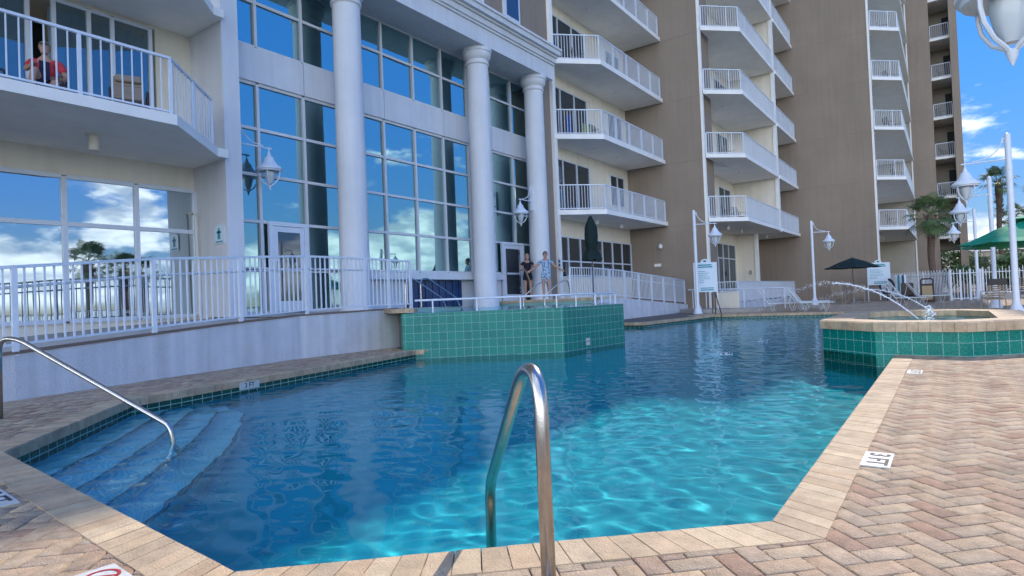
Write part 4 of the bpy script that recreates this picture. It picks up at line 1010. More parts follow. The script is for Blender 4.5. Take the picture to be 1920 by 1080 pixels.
for a, b_, lab in ((FA, FB, 'low grey kerb wall under the fence behind the bin'), (FC, FD, 'low grey kerb wall under the fence at the right edge')):
    d = Vector((b_[0]-a[0], b_[1]-a[1])).normalized(); n_ = Vector((-d.y, d.x))*.1
    tag(MB().prism([(a[0]+n_.x,a[1]+n_.y),(b_[0]+n_.x,b_[1]+n_.y),(b_[0]-n_.x,b_[1]-n_.y),(a[0]-n_.x,a[1]-n_.y)], -.02, .28).build('kerb_wall', CONC), lab, 'wall')
# seaward railing seen mirrored in the windows
rl = thing('boardwalk_railing', (7.5,5,0), 'white boardwalk railing on the sea side, mirrored in the windows', 'railing')
railing_mb([(7.6,-14),(7.6,34)], 0, 1.1, .16, .03, post=.09, posts_every=2).build('railing_bars', WHITE, rl)

# ================================================================ FURNITURE
def chair(name, label, fm, sm, loc, rz, group=None, tall=.95):
    r_ = thing(name, (0,0,0), label, 'chair', group)
    for s in (-1, 1):
        MB().tube([(s*.26,-.24,0),(s*.26,-.22,.62),(s*.26,.16,.64),(s*.26,.2,.6)], .014, 6).build('leg', fm, r_, smooth='auto')
        MB().tube([(s*.25,.26,0),(s*.25,.18,.42),(s*.24,.30,tall)], .014, 6).build('leg', fm, r_, smooth='auto')
    MB().tube([(-.26,-.22,.40),(.26,-.22,.40)], .013, 6).build('stretcher', fm, r_)
    mb = MB()
    for i in range(7): mb.bar((-.25,-.2+i*.062,.41-.01*i),(.25,-.2+i*.062,.41-.01*i),.045,.012)
    mb.build('seat', sm, r_)
    mb = MB()
    for i in range(8):
        t_ = i/7; mb.bar((-.24,.19+.1*t_,.48+t_*(tall-.5)),(.24,.19+.1*t_,.48+t_*(tall-.5)),.012,.045)
    mb.build('backrest', sm, r_)
    r_.location = loc; r_.rotation_euler = (0,0,rz); return r_
bch = chair('patio_chair', 'dark chair on the balcony just above the lowest of the second stack', BLACK, TAN, (-9.6, 33.0, FL(4)), R(100), 'chairs on the balconies')
for (x, y, k, lab) in ((-9.2,34.4,4,'second dark chair on the same balcony of the second stack, farther in'),
                       (-9.3,33.0,3,'round dark wicker-like chair on the third balcony of the second stack'),
                       (-9.2,34.6,1,'pale chair seen edge-on in the lowest balcony of the second stack'),
                       (-9.4,33.2,1,'dark chair near the rail corner in the lowest balcony of the second stack'),
                       (-9.3,33.2,2,'dark chair in the second balcony up of the second stack'),
                       (-12.7,23.4,3,'dark red chair behind the rail of the third balcony in the first stack'),
                       (-12.6,24.8,2,'dark chair behind the rail of the second balcony in the first stack'),
                       (-2.9,47.2,1,'dark chair in the lowest balcony of the third stack'),
                       (-2.6,48.6,2,'dark chair in the second balcony of the third stack'),
                       (-2.8,47.2,3,'dark chair in the third balcony of the third stack'),
                       (-2.7,47.6,4,'dark chair in the fourth balcony of the third stack'),
                       (-2.8,47.2,5,'dark chair in the topmost visible balcony of the third stack'),
                       (-.1,60.9,2,'dark chair behind the second balcony rail of the farthest stack'),
                       (.1,60.9,3,'dark chair behind the third balcony rail of the farthest stack'),
                       (.0,60.9,4,'dark chair behind the fourth balcony rail of the farthest stack'),
                       (.2,60.9,5,'dark chair behind the fifth balcony rail of the farthest stack')):
    dup(bch, (x, y, FL(k)), R(60+70*random.random()), lab)
pc = chair('patio_chair', 'tan strapped patio chair with a black headrest by the right edge', CONC, TAN, (1.15, 25.6, 0), R(200), 'patio chairs on the deck', 1.0)
dup(pc, (2.2, 26.6, 0), R(120), 'tan strapped patio chair half hidden by the tallest lamp post')
dup(pc, (-5.0, 37.9, 0), R(170), 'white patio chair left of the dark umbrella pole')
dup(pc, (-4.0, 37.7, 0), R(190), 'white patio chair right of the dark umbrella pole')
MB_ = MB(); MB_.box(-.26,.26,.24,.34,.82,1.02); o = MB_.build('headrest', BLACK, None); o.parent = pc
def table(loc, label, rr_=.5):
    t_ = thing('patio_table', loc, label, 'table', 'patio tables')
    MB().lathe([(rr_,loc[2]+.70),(rr_+.02,loc[2]+.715),(rr_,loc[2]+.73)], loc[:2], 24).build('table_top', TAN, t_, smooth='auto')
    for k in range(4):
        a = k*math.pi/2+.5; MB().tube([(loc[0]+.36*math.cos(a),loc[1]+.36*math.sin(a),loc[2]),(loc[0]+.3*math.cos(a),loc[1]+.3*math.sin(a),loc[2]+.7)], .015, 6).build('leg', CONC, t_)
table((-4.45,38.5,0), 'round patio table under the open dark umbrella'); table((2.3,25.4,0), 'round patio table beside the tan chair at the right edge')
def draped(name, x, y, z, w_, h_, m, label):
    mb = MB(); n = 8
    for k in range(n):
        y0 = y-w_/2+w_*k/n; dx = .015*math.sin(k*1.7)
        mb.box(x+dx-.012, x+dx+.012, y0, y0+w_/n, z-h_+.02*math.sin(k*2.1), z)
    tag(mb.build(name, m), label, 'towel')
draped('beach_towel', -12.9, 22.75, FL(2)+.95, .35, .75, BLUET, 'blue towel hanging in the second balcony of the first stack')
draped('beach_towel', -12.5, 23.6, FL(2)+.62, .8, .5, YDOT, 'yellow-green dotted cloth draped low behind the rail of the second balcony')
draped('beach_towel', -.2, 60.4, FL(2)+.95, .9, .6, TEALT, 'turquoise towel behind the rail of the lowest visible balcony of the farthest stack')
# loungers
def lounger(loc, rz, label):
    r_ = thing('sun_lounger', (0,0,0), label, 'lounger', 'white strapped sun loungers')
    for s in (-1, 1):
        MB().tube([(s*.32,-.95,.36),(s*.32,.25,.36)], .018, 6).build('side_rail', SLING, r_)
        for y in (-.65, .1): MB().tube([(s*.32,y-.12,.36),(s*.30,y,0),(s*.32,y+.12,.36)], .014, 6).build('leg', SLING, r_, smooth='auto')
    mb = MB()
    for i in range(19): mb.bar((-.32,-.92+i*.063,.375),(.32,-.92+i*.063,.375),.045,.01)
    mb.build('seat', SLING, r_)
    mb = MB()
    for i in range(11): 
        t_ = i/10; mb.bar((-.32,.27+.42*t_,.40+.60*t_),(.32,.27+.42*t_,.40+.60*t_),.045,.01)
    for s in (-1,1): mb.tube([(s*.32,.25,.36),(s*.32,.70,1.02)], .018, 6)
    mb.tube([(.32,.62,.9),(.32,.75,.36)], .012, 6)
    mb.build('backrest', SLING, r_); r_.location = loc; r_.rotation_euler = (0,0,rz); return r_
l0 = lounger((-4.7, 27.25, 0), R(93), 'nearest of the white sun loungers left of the water arc')
for x, y, rz, lab in ((-5.05,28.2,94,'middle white sun lounger behind the nearest one'), (-5.2,29.6,92,'white sun lounger closest to the lamp post behind'),
                      (-6.0,27.6,93,'leftmost white sun lounger of the row by the picket railing'),
                      (-1.6,31.5,70,'white sun lounger folded up straight behind the fountain'), (-1.0,34.8,100,'white sun lounger in front of the life ring')):
    dup(l0, (x,y,0), R(rz), lab)
# bin, dark chair, towel stand, life ring
bn = thing('litter_bin', (-.85,36.4,0), 'brown litter bin with a tan pebble panel beside the fence', 'bin')
MB().box(-1.22,-.6,36.2,36.75,.02,.12).build('base', BROWNF, bn)
mb = MB(); mb.box(-1.2,-1.13,36.2,36.75,.12,1.0); mb.box(-.69,-.62,36.2,36.75,.12,1.0); mb.box(-1.13,-.69,36.2,36.75,.85,.92); mb.box(-1.13,-.69,36.68,36.75,.12,.85); mb.build('frame', BROWNF, bn, bevel=.02)
mb = MB(); mb.tube(bezr([(-1.16,36.3,1.0),(-1.14,36.3,1.16),(-.68,36.3,1.16),(-.66,36.3,1.0)],[.08,.08]),.035,8); mb.build('hood', BROWNF, bn, smooth='auto')
MB().box(-1.12,-.70,36.17,36.24,.14,.83).build('panel', TANP, bn)
ch = chair('patio_chair', 'solid dark brown armchair standing left of the litter bin', BROWNF, BROWNF, (-1.75,37.1,0), R(10), 'patio chairs on the deck', 1.0)
MB_ = MB(); MB_.box(-.27,.27,.14,.2,.3,.98); o = MB_.build('back_panel', BROWNF, None); o.parent = ch
ts = thing('towel', (-2.15,38.6,0), 'striped blue and white towel hung over the picket fence', 'towel')
for i in range(5): MB().box(-2.5+i*.115,-2.385+i*.115,40.9-i*.20,41.0-i*.2,.55,1.45).build('stripe', (SIGN, TEAL)[i%2] if i!=3 else NAVY, ts)
lr = thing('wheel_ring', (-3.0,41.6,1.0), 'black ring hose reel on the fence left of the towel', 'hose reel')
mb = MB(); mb.tube([(-3.0+.42*math.cos(a)*.86, 41.9-.42*math.cos(a)*.5, .85+.42*math.sin(a)) for a in [2*math.pi*k/24 for k in range(25)]], .07, 8); mb.build('ring', BLACK, lr, smooth='auto')
MB().bar((-3.0,41.9,0),(-3.0,41.9,1.2),.05).build('stand', BLACK, lr)

# umbrellas
def umbrella(loc, label, m, rad=1.35, ze=2.1, zt=2.6, n=8, rot=.2, vent=True):
    r_ = thing('patio_umbrella', loc, label, 'umbrella'); x, y, z = loc
    MB().tube([(x,y,z),(x,y,z+zt+.08)], .02, 8).build('pole', BROWNF if m is DGREENF else WHITE, r_)
    MB().lathe([(.28,z),(.28,z+.04),(.05,z+.09),(.04,z+.3)], (x,y), 16).build('base', CONC, r_, smooth='auto')
    mb = MB(); rings = [(0.03, zt), (.45, zt-.45*(zt-ze)*.9), (.8, ze+(zt-ze)*.16), (1., ze)]; q = []; M = n*4
    for fr_, zz in rings:
        for k in range(M):
            t_ = k/4; k0 = math.floor(t_); u_ = t_-k0; a0 = rot+2*math.pi*k0/n; a1 = rot+2*math.pi*(k0+1)/n
            px_ = (math.cos(a0)*(1-u_)+math.cos(a1)*u_)*rad*fr_; py_ = (math.sin(a0)*(1-u_)+math.sin(a1)*u_)*rad*fr_
            sag = -.05*math.sin(math.pi*u_)*fr_; q.append((x+px_*(1+sag), y+py_*(1+sag), z+zz+sag*.6))
    fs = [(i*M+k, i*M+(k+1)%M, (i+1)*M+(k+1)%M, (i+1)*M+k) for i in range(3) for k in range(M)]
    mb.add(q, fs); cn = mb.build('canopy', m, r_)
    so = cn.modifiers.new('thickness', 'SOLIDIFY'); so.thickness = .012
    for k in range(n):
        a = rot+2*math.pi*k/n; MB().tube([(x,y,z+zt-.05),(x+rad*.97*math.cos(a),y+rad*.97*math.sin(a),z+ze+.0)], .008, 5).build('rib', BROWNF if m is DGREENF else WHITE, r_)
    if vent:
        mb = MB(); q = [(x,y,z+zt+.12)]
        for k in range(n): a = rot+2*math.pi*k/n; q.append((x+rad*.3*math.cos(a), y+rad*.3*math.sin(a), z+zt-.02))
        mb.add(q, [(0, 1+k, 1+(k+1)%n) for k in range(n)]); c_ = mb.build('vent_cap', m, r_); so = c_.modifiers.new('thickness', 'SOLIDIFY'); so.thickness = .01
    return r_
umbrella((-4.35,38.7,0), 'open dark green umbrella in the shade above a patio table', DGREENF, 1.45, 1.95, 2.5, vent=False)
umbrella((1.95,23.3,0), 'bright green umbrella nearer the tallest lamp post at the right edge', GREENF, 1.75, 2.05, 2.75)
umbrella((2.6,30.2,0), 'bright green umbrella behind the other at the right edge', GREENF, 2.3, 2.25, 2.95)
cu_ = thing('closed_umbrella', (-10.4,19.6,DZ), 'folded dark green umbrella standing on the upper deck before the ramp', 'umbrella')
MB().tube([(-10.4,19.6,DZ),(-10.4,19.6,3.82)], .022, 8).build('pole', BROWNF, cu_)
mb = MB(); q = []; prof = [(.015,3.86),(.09,3.7),(.19,3.42),(.205,3.1),(.19,2.75),(.15,2.66),(.21,2.56),(.28,2.36),(.33,2.26)]; n = 24
for r_, z in prof:
    for k in range(n): rr2 = r_*(1+.22*math.cos(k*math.pi*2/3)); a = 2*math.pi*k/n; q.append((-10.4+rr2*math.cos(a),19.6+rr2*math.sin(a),z+.03*math.cos(k*2*math.pi/3)))
mb.add(q, [(i*n+k,i*n+(k+1)%n,(i+1)*n+(k+1)%n,(i+1)*n+k) for i in range(len(prof)-1) for k in range(n)]+[tuple(range(n))]); mb.build('folded_canopy', DGREENF, cu_, smooth=True)
MB().tube([(-10.4+.165*math.cos(a),19.6+.165*math.sin(a),2.68) for a in [2*math.pi*k/16 for k in range(17)]], .02, 6).build('strap', DGREENF, cu_)

# balcony furniture left
def rocking(loc, rz, label):
    r_ = thing('recliner_chair', (0,0,0), label, 'chair')
    for s in (-1,1):
        MB().tube(arc((s*.3,-.45,.02),(s*.3,0,-.01),(s*.3,.5,.06),6), .02, 6).build('runner', BLACK, r_)
        MB().tube(bezr([(s*.3,-.35,.02),(s*.3,-.25,.60),(s*.3,.25,.62),(s*.3,.35,.05)],[.1,.1]), .022, 6).build('arm_frame', BLACK, r_, smooth='auto')
    mb = MB()
    for i, (a, b_) in enumerate((((0,-.5,.36),(0,-.05,.34)),((0,-.05,.34),(0,.2,.38)),((0,.2,.38),(0,.42,.85)),((0,.42,.85),(0,.5,1.05)))): mb.bar(a, b_, .5, .05, up=(0,0,1))
    mb.build('sling', TAN, r_, bevel=.02)
    MB().bar((0,.38,.93),(0,.43,1.07),.44,.08).build('pillow', TAN, r_, bevel=.03)
    r_.location = loc; r_.rotation_euler = (0,0,rz); return r_
rocking((-12.55, 5.3, zf), R(68), 'tan padded recliner with black arms on the left balcony')
rocking((-12.9, 3.1, zf), R(110), 'striped chair left of the seated man on the left balcony')

# ================================================================ PEOPLE
def skin_mesh(name, joints, edges, m, parent, sub=2):
    """joints: {key:(x,y,z,r)}"""
    ks = list(joints); me = bpy.data.meshes.new(name)
    me.from_pydata([joints[k][:3] for k in ks], [(ks.index(a), ks.index(b_)) for a, b_ in edges], [])
    me.materials.append(m); o = bpy.data.objects.new(name, me); col.objects.link(o); o.parent = parent
    sk = o.modifiers.new('skin', 'SKIN'); sk.use_smooth_shade = True
    sl = me.skin_vertices[0] if me.skin_vertices else None
    if sl is None:
        me.attributes  # ensure layer
        bm_ = bmesh.new(); bm_.from_mesh(me); bm_.verts.layers.skin.verify(); bm_.to_mesh(me); bm_.free(); sl = me.skin_vertices[0]
    for i, k in enumerate(ks):
        r_ = joints[k][3]; rx = r_ if not isinstance(r_, tuple) else r_
        sl.data[i].radius = (rx, rx) if not isinstance(rx, tuple) else rx
        sl.data[i].use_root = (i == 0)
    ss = o.modifiers.new('sub', 'SUBSURF'); ss.levels = sub; ss.render_levels = sub; return o
def chain(*ks): return list(zip(ks[:-1], ks[1:]))
def head(parent, c, yaw, m_hair, cap=None, long_hair=False):
    """face built from an egg with nose, brow, ears"""
    x, y, z = c; fx, fy = math.cos(yaw), math.sin(yaw); sx, sy = -fy, fx
    P = lambda a, s, h: (x+fx*a+sx*s, y+fy*a+sy*s, z+h)
    h_ = MB(); n = 16; q = []; prof = [(-.125,.02,.0),(-.105,.055,.02),(-.07,.07,.012),(-.02,.08,.0),(.03,.084,-.004),(.075,.075,-.008),(.105,.05,-.01),(.12,.015,-.01)]
    for hz, r_, fo in prof:
        for k in range(n): a = 2*math.pi*k/n; q.append(P(r_*1.18*math.cos(a)+fo, r_*.92*math.sin(a), hz))
    h_.add(q, [(i*n+k,i*n+(k+1)%n,(i+1)*n+(k+1)%n,(i+1)*n+k) for i in range(len(prof)-1) for k in range(n)]+[tuple(range(n-1,-1,-1)), tuple((len(prof)-1)*n+k for k in range(n))])
    h_.add([P(.09,0,.01),P(.118,0,-.032),P(.09,-.018,-.036),P(.09,.018,-.036)], [(0,1,2),(0,3,1),(2,1,3)])
    for s in (-1,1): h_.add([P(.0,s*.075,.02),P(.015,s*.09,.03),P(-.015,s*.095,.025),P(-.005,s*.085,-.03)], [(0,1,2),(0,2,3),(0,3,1),(1,3,2)])
    hd = h_.build('head', SKIN, parent, smooth='auto')
    e = MB()
    for s in (-1,1): e.lathe([(.008,0),(.008,.003)], n=8) if False else e.add([P(.092,s*.032-.012,.008),P(.096,s*.032+.012,.008),P(.094,s*.032+.01,.018),P(.092,s*.032-.01,.018)], [(0,1,2,3)])
    e.add([P(.088,-.022,-.066),P(.088,.022,-.066),P(.09,.018,-.058),P(.09,-.018,-.058)], [(0,1,2,3)])
    e.build('eyes_and_mouth', HAIRB, hd)
    hr_ = MB(); q = []; prof = [(-.14 if long_hair else -.03,.06,-.045),(-.02,.09,-.026),(.05,.095,-.02),(.10,.07,-.02),(.135,.02,-.012)]
    for hz, r_, fo in prof:
        for k in range(n):
            a = 2*math.pi*k/n; cut = .62 if hz < .05 else 1.; ca_ = math.cos(a); q.append(P((r_*1.18*ca_ if ca_ < 0 else r_*1.18*ca_*cut)+fo, r_*.98*math.sin(a), hz))
    hr_.add(q, [(i*n+k,i*n+(k+1)%n,(i+1)*n+(k+1)%n,(i+1)*n+k) for i in range(len(prof)-1) for k in range(n)]+[tuple((len(prof)-1)*n+k for k in range(n))])
    hr_.build('hair' if cap is None else 'cap', cap or m_hair, hd, smooth=True)
    if cap:
        br = MB(); br.add([P(.07,-.07,.055),P(.165,-.05,.035),P(.18,0,.038),P(.165,.05,.035),P(.07,.07,.055),P(.07,-.07,.068),P(.165,-.05,.045),P(.18,0,.05),P(.165,.05,.045),P(.07,.07,.068)], [(4,3,2,1,0),(5,6,7,8,9),(0,1,6,5),(1,2,7,6),(2,3,8,7),(3,4,9,8)]); br.build('cap_brim', cap, hd)
def hand(j, e, key, wrist, d, side, curl=.3):
    """adds palm and five finger chains to joint dicts. d: pointing direction, side: sideways vector"""
    w_ = Vector(wrist); d = Vector(d).normalized(); s = Vector(side).normalized(); nrm = d.cross(s)
    pm = w_+d*.055; j[key+'_palm'] = (*pm, (.034,.018)); e.append((key, key+'_palm'))
    for i, (off, ln) in enumerate(((-.030,.070),(-.010,.080),(.010,.075),(.030,.058))):
        b0 = w_+d*.09+s*off; b1 = b0+d*ln*.5+nrm*curl*.012; b2 = b0+d*ln*(1-.15*curl)+nrm*curl*.04
        for q, p in enumerate((b0,b1,b2)): j[f'{key}_f{i}{q}'] = (*p, .0095-.0012*q)
        e += [(key+'_palm', f'{key}_f{i}0'), (f'{key}_f{i}0', f'{key}_f{i}1'), (f'{key}_f{i}1', f'{key}_f{i}2')]
    t0 = w_+d*.035-s*.035; t1 = t0+d*.03-s*.02; t2 = t1+d*.03-s*.003
    for q, p in enumerate((t0,t1,t2)): j[f'{key}_t{q}'] = (*p, .011-.001*q)
    e += [(key+'_palm', key+'_t0'), (key+'_t0', key+'_t1'), (key+'_t1', key+'_t2')]

def standing(loc, yaw, label, cloth, legs_bare=True, hairm=HAIRB, H=1.68, arms='side', long_hair=False, shorts=None):
    root = thing('person', loc, label, 'person'); s = H/1.7
    fx, fy = math.cos(yaw), math.sin(yaw); sx, sy = -fy, fx
    P = lambda a, l, h: ((fx*a+sx*l)*s, (fy*a+sy*l)*s, h*s)
    j = {}; e = []
    def J(k, a, l, h, r_): j[k] = (*P(a,l,h), (r_*s if not isinstance(r_, tuple) else tuple(q*s for q in r_)))
    J('pelvis',0,0,.93,.125); J('waist',0,0,1.08,.115); J('chest',0,0,1.27,.135); J('neckb',0,0,1.43,.065); J('neck',.01,0,1.50,.05); J('skull',.015,0,1.56,.055)
    e += chain('pelvis','waist','chest','neckb','neck','skull')
    for sg, n_ in ((1,'l'),(-1,'r')):
        J(n_+'hip',0,sg*.09,.86,.095); J(n_+'knee',.03,sg*.10,.48,.058); J(n_+'calf',.0,sg*.1,.34,.054); J(n_+'ankle',-.01,sg*.105,.08,.036); J(n_+'toe',.14,sg*.12,.035,.034)
        e += [('pelvis',n_+'hip')]+chain(n_+'hip',n_+'knee',n_+'calf',n_+'ankle',n_+'toe')
        J(n_+'sh',0,sg*.185,1.38,.055)
        if arms == 'forward': J(n_+'el',.06,sg*.27,1.15,.042); J(n_+'wr',.28,sg*.16,1.12,.03); dirv = (fx*.9-sx*sg*.4, fy*.9-sy*sg*.4, 0)
        elif arms == 'wide': J(n_+'el',.06,sg*.36,1.17,.042); J(n_+'wr',.12,sg*.55,1.06,.03); dirv = (sx*sg*.8+fx*.2, sy*sg*.8+fy*.2, -.4)
        else: J(n_+'el',-.02,sg*.25,1.12,.042); J(n_+'wr',.05,sg*.27,.87,.03); dirv = (fx*.1, fy*.1, -1)
        e += [('neckb',n_+'sh')]+chain(n_+'sh',n_+'el',n_+'wr')
        hand(j, e, n_+'wr', j[n_+'wr'][:3], dirv, (fx, fy, 0) if arms == 'side' else (0,0,1), .5)
    skin_mesh('body', j, e, SKIN, root)
    cj = {k: (*j[k][:3], j[k][3]+.017*s) for k in ('pelvis','waist','chest')}; ce = chain('pelvis','waist','chest')
    cj['neckb'] = (*P(0,0,1.41), .075*s); ce.append(('chest','neckb'))
    for n_ in 'lr':
        cj[n_+'sh'] = (*j[n_+'sh'][:3], .068*s); m_ = [(j[n_+'sh'][i]+j[n_+'el'][i])/2 for i in range(3)]; cj[n_+'mid'] = (*m_, .062*s); ce += [('neckb',n_+'sh'),(n_+'sh',n_+'mid')]
        m_ = [(j[n_+'hip'][i]*.55+j[n_+'knee'][i]*.45) for i in range(3)]; cj[n_+'hip'] = (*j[n_+'hip'][:3], .118*s); cj[n_+'th'] = (*m_, .115*s); ce += [('pelvis',n_+'hip'),(n_+'hip',n_+'th')]
    skin_mesh('clothing', cj, ce, cloth, root)
    hp = P(.03,0,1.62); hp = tuple(Vector(hp)+Vector(root.location)); head(root, hp, yaw, hairm, long_hair=long_hair)
    return root
standing((-13.05,19.35,DZ+.06), R(-52), 'woman in a black dress holding a pale towel in the doorway', BLACKC, hairm=HAIRY, H=1.72, arms='forward', long_hair=True)
standing((-12.1,19.15,DZ+.06), R(-58), 'woman in a blue and white patterned top standing before the last column', PATT, hairm=HAIRB, H=1.72, arms='wide')
# towel in the hands of the woman in black
tw_ = MB(); T0 = Vector((-12.88,19.12,DZ+.06)); 
tw_.bar(T0+Vector((-.08,-.05,1.12)), T0+Vector((.02,.05,.72)), .26, .03); tag(tw_.build('hand_towel', TAN, bevel=.01), 'pale towel hanging from the hands of the woman in black', 'towel')

# seated man on the balcony
zb = zf; man = thing('person', (-13.15,4.18,zb), 'seated man in a khaki cap and coral red shirt on the left balcony', 'person')
yaw = R(-27); fx, fy = math.cos(yaw), math.sin(yaw); sx, sy = -fy, fx
P = lambda a, l, h: (fx*a+sx*l, fy*a+sy*l, h)
j = {}; e = []
def J(k, a, l, h, r_): j[k] = (*P(a,l,h), r_)
J('pelvis',-.05,0,.52,.14); J('waist',-.06,0,.68,.145); J('chest',-.02,0,.88,.15); J('neckb',.02,0,1.03,.075); J('neck',.05,0,1.10,.055); J('skull',.07,0,1.16,.055)
e += chain('pelvis','waist','chest','neckb','neck','skull')
for sg, n_ in ((1,'l'),(-1,'r')):
    up = .22 if n_ == 'r' else 0
    J(n_+'hip',.02,sg*.1,.50,.10); J(n_+'knee',.44,sg*(.2-up*.5),.54+up,.065); J(n_+'calf',.45,sg*(.2-up*.3),.36+up*.6,.055); J(n_+'ankle',.42,sg*.18,.09,.04); J(n_+'toe',.57,sg*.2,.04,.035)
    e += [('pelvis',n_+'hip')]+chain(n_+'hip',n_+'knee',n_+'calf',n_+'ankle',n_+'toe')
    J(n_+'sh',.0,sg*.2,.99,.062)
    if n_ == 'r': J(n_+'el',.16,sg*.27,.80,.046); J(n_+'wr',.36,sg*.10,.86,.034)
    else: J(n_+'el',.1,sg*.32,.72,.046); J(n_+'wr',.30,sg*.30,.62,.034)
    e += [('neckb',n_+'sh')]+chain(n_+'sh',n_+'el',n_+'wr')
    hand(j, e, n_+'wr', j[n_+'wr'][:3], (fx,fy,-.35), (sx,sy,0), 1.)
skin_mesh('body', j, e, SKIN, man)
cj = {k: (*j[k][:3], j[k][3]+.02) for k in ('waist','chest')}; cj['neckb'] = (*P(.01,0,1.01), .085); ce = chain('waist','chest','neckb')
for n_ in 'lr':
    cj[n_+'sh'] = (*j[n_+'sh'][:3], .085); m_ = [(j[n_+'sh'][i]*.3+j[n_+'el'][i]*.7) for i in range(3)]; cj[n_+'mid'] = (*m_, .075); ce += [('neckb',n_+'sh'),(n_+'sh',n_+'mid')]
skin_mesh('shirt', cj, ce, REDS, man)
cj = {'pelvis': (*j['pelvis'][:3], .16)}; ce = []
for n_ in 'lr':
    cj[n_+'hip'] = (*j[n_+'hip'][:3], .118); m_ = [(j[n_+'hip'][i]*.3+j[n_+'knee'][i]*.7) for i in range(3)]; cj[n_+'th'] = (*m_, .095); ce += [('pelvis',n_+'hip'),(n_+'hip',n_+'th')]
skin_mesh('shorts', cj, ce, NAVYC, man)
mb = MB(); o_ = Vector((-13.15,4.18,zb)); mb.bar(o_+Vector(P(.165,0,.98)), o_+Vector(P(.16,0,.66)), .16, .03); mb.build('open_shirt_front', NAVYC, man, bevel=.01)
head(man, tuple(o_+Vector(P(.09,0,1.24))), yaw, HAIRB, cap=CAP)
ch = chair('balcony_chair', 'chair with dark legs under the seated man on the left balcony', BLACK, TAN, (-13.17,4.20,zb), yaw-math.pi/2+math.pi, tall=.9)

# ================================================================ VEGETATION
def fan_palm(loc, h, label, crown=1.15, seed=1, nf=34, group='fan palms'):
    g = random.Random(seed); x, y, z = loc; root = thing('palm_tree', loc, label, 'palm tree', group)
    pts = [(x+.05*math.sin(i*.9), y, z+h*i/10) for i in range(11)]; rs = [.2,.17,.155,.15,.15,.155,.16,.17,.19,.24,.2]
    MB().tube(pts, [r_*crown/1.15 for r_ in rs], 14).build('trunk', TRUNKM, root, smooth=True)
    mb = MB()      # old leaf bases (boots)
    for i in range(70):
        t_ = g.uniform(.72,1.0); a = g.random()*6.28; r_ = .17*crown; zz = z+h*t_
        mb.bar((x+r_*math.cos(a),y+r_*math.sin(a),zz-.05), (x+(r_+.12)*math.cos(a),y+(r_+.12)*math.sin(a),zz+.13), .05, .02)
    mb.build('leaf_boots', TRUNKM, root)
    mb = MB(); top = Vector((x,y,z+h))
    for i in range(nf):
        a = g.random()*6.28; el = g.uniform(-.75,1.35); d = Vector((math.cos(a)*math.cos(el), math.sin(a)*math.cos(el), math.sin(el)))
        L = crown*g.uniform(.55,.75); p1 = top+d*L*.55+Vector((0,0,.06)); hub = top+d*L+Vector((0,0,-.10*L*(1-math.sin(el))))
        mb.tube([top, p1, hub], .012, 4)
        up = d.cross(Vector((0,0,1))).normalized(); nrm = up.cross(d).normalized(); R0 = crown*g.uniform(.5,.62)
        for k in range(22):
            b_ = (k-10.5)/10.5*2.0; ld = (d*math.cos(b_)+up*math.sin(b_)).normalized(); ln = R0*(1-.18*abs(b_)/2)*g.uniform(.9,1.05)
            side = ld.cross(nrm).normalized()*.021*crown; m1 = hub+ld*ln*.55+nrm*g.uniform(-.02,.04); tip = hub+ld*ln+Vector((0,0,-ln*g.uniform(.18,.5)))
            mb.add([hub, m1+side, tip, m1-side], [(0,1,2,3)])
    mb.build('crown', FROND, root); return root
fan_palm((-.72,41.0,0), 4.7, 'stout fan palm in front of the taupe tower by the fence', 1.25, 3, 44)
fan_palm((3.2,58.0,0), 8.3, 'slim far palm right of the second lamp post', 1.15, 5, 30)
fan_palm((4.2,60.0,0), 5.6, 'shorter far palm between the right-hand lamp posts', 1.2, 8, 30)
fan_palm((5.6,55.0,0), 6.8, 'far palm at the very right edge above the umbrellas', 1.3, 11, 30)
fan_palm((12.5,15.4,-.8), 4.9, 'beach palm mirrored in the left ground-floor windows', 1.35, 13, 30)
fan_palm((14.5,18.2,-.8), 4.6, 'second beach palm mirrored beside the first', 1.25, 17, 30)
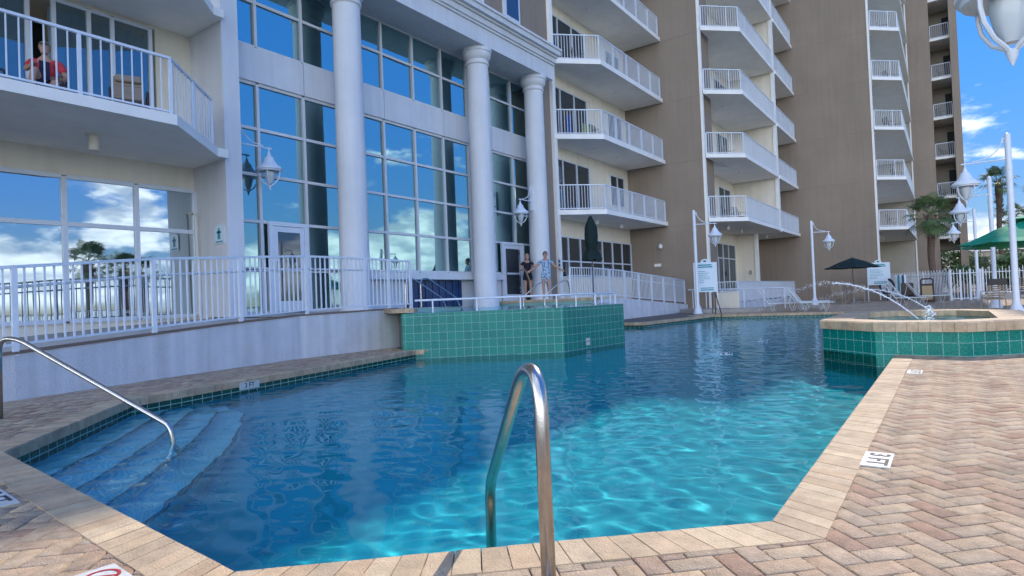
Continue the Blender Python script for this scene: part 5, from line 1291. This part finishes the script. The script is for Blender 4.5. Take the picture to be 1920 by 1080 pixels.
def bush(loc, rad, h, label, seed, n=1500):
    g = np.random.default_rng(seed); root = thing('shrub', loc, label, 'shrub', 'shrubs beyond the picket fence'); x, y, z = loc
    mb = MB(); gg = random.Random(seed)
    for i in range(6):
        a = gg.random()*6.28; mb.tube([(x,y,z),(x+rad*.3*math.cos(a),y+rad*.3*math.sin(a),z+h*.4),(x+rad*.6*math.cos(a),y+rad*.6*math.sin(a),z+h*.75)], [.05,.035,.01], 5)
    mb.build('stems', TRUNKM, root)
    cl = [(gg.uniform(-.7,.7)*rad, gg.uniform(-.7,.7)*rad, h*gg.uniform(.25,.85), rad*gg.uniform(.25,.5)) for _ in range(11)]
    mb = MB()
    for i in range(n):
        c_ = cl[i % 11]; v = g.normal(size=3); v /= np.linalg.norm(v); rr2 = c_[3]*g.random()**.4; p = np.array([x+c_[0],y+c_[1],z+c_[2]])+v*rr2*np.array([1,1,.9])
        a = g.normal(size=3); a /= np.linalg.norm(a); b_ = np.cross(a, v); b_ /= (np.linalg.norm(b_)+1e-6); s = g.uniform(.08,.17)
        mb.add([p-a*s, p+b_*s*.45, p+a*s, p-b_*s*.45], [(0,1,2,3)])
    mb.build('foliage', LEAF, root)
for i, (x, y, rd, h, lab) in enumerate(((.0,66,2.6,4.2,'dense green shrub seen through the gap under the last balcony'),(2.0,52,1.9,2.8,'green shrub behind the picket gate'),
        (3.9,50,1.8,2.6,'green shrub behind the fence left of the tallest lamp post'),(5.6,51,2.0,3.1,'green shrub behind the fence at the right edge'),
        (2.8,66,3.2,4.4,'tall far shrub below the slim palm'),(7.2,64,3.2,4.6,'tall far shrub at the very right edge'),
        (9.5,57,2.6,3.6,'far shrub past the right edge of the green umbrellas'),(-1.6,72,3.2,4.6,'shrub farthest left behind the end of the tower'))):
    bush((x,y,0), rd, h, lab, 20+i, 2600)
def far_house(x, y, w_, d_, h, label):
    r_ = thing('beach_house', (x, y, 0), label, 'house')
    MB().box(x-w_/2,x+w_/2,y-d_/2,y+d_/2,0,h).build('wall', GREIGE, r_)
    MB().add([(x-w_/2-.4,y-d_/2-.4,h),(x+w_/2+.4,y-d_/2-.4,h),(x+w_/2+.4,y+d_/2+.4,h),(x-w_/2-.4,y+d_/2+.4,h),(x-w_/4,y,h+1.8),(x+w_/4,y,h+1.8)], [(0,1,5,4),(1,2,5),(2,3,4,5),(3,0,4),(3,2,1,0)]).build('roof', CONC, r_)
    for k in range(3):
        q = x-w_/2+w_*(k+.5)/3; MB().box(q-.5,q+.5,y-d_/2-.03,y-d_/2+.02,h-1.9,h-.7).build('window', DARK, r_)
far_house(3.5, 100, 14, 9, 4.5, 'low pale house far behind the shrubs beyond the fence')
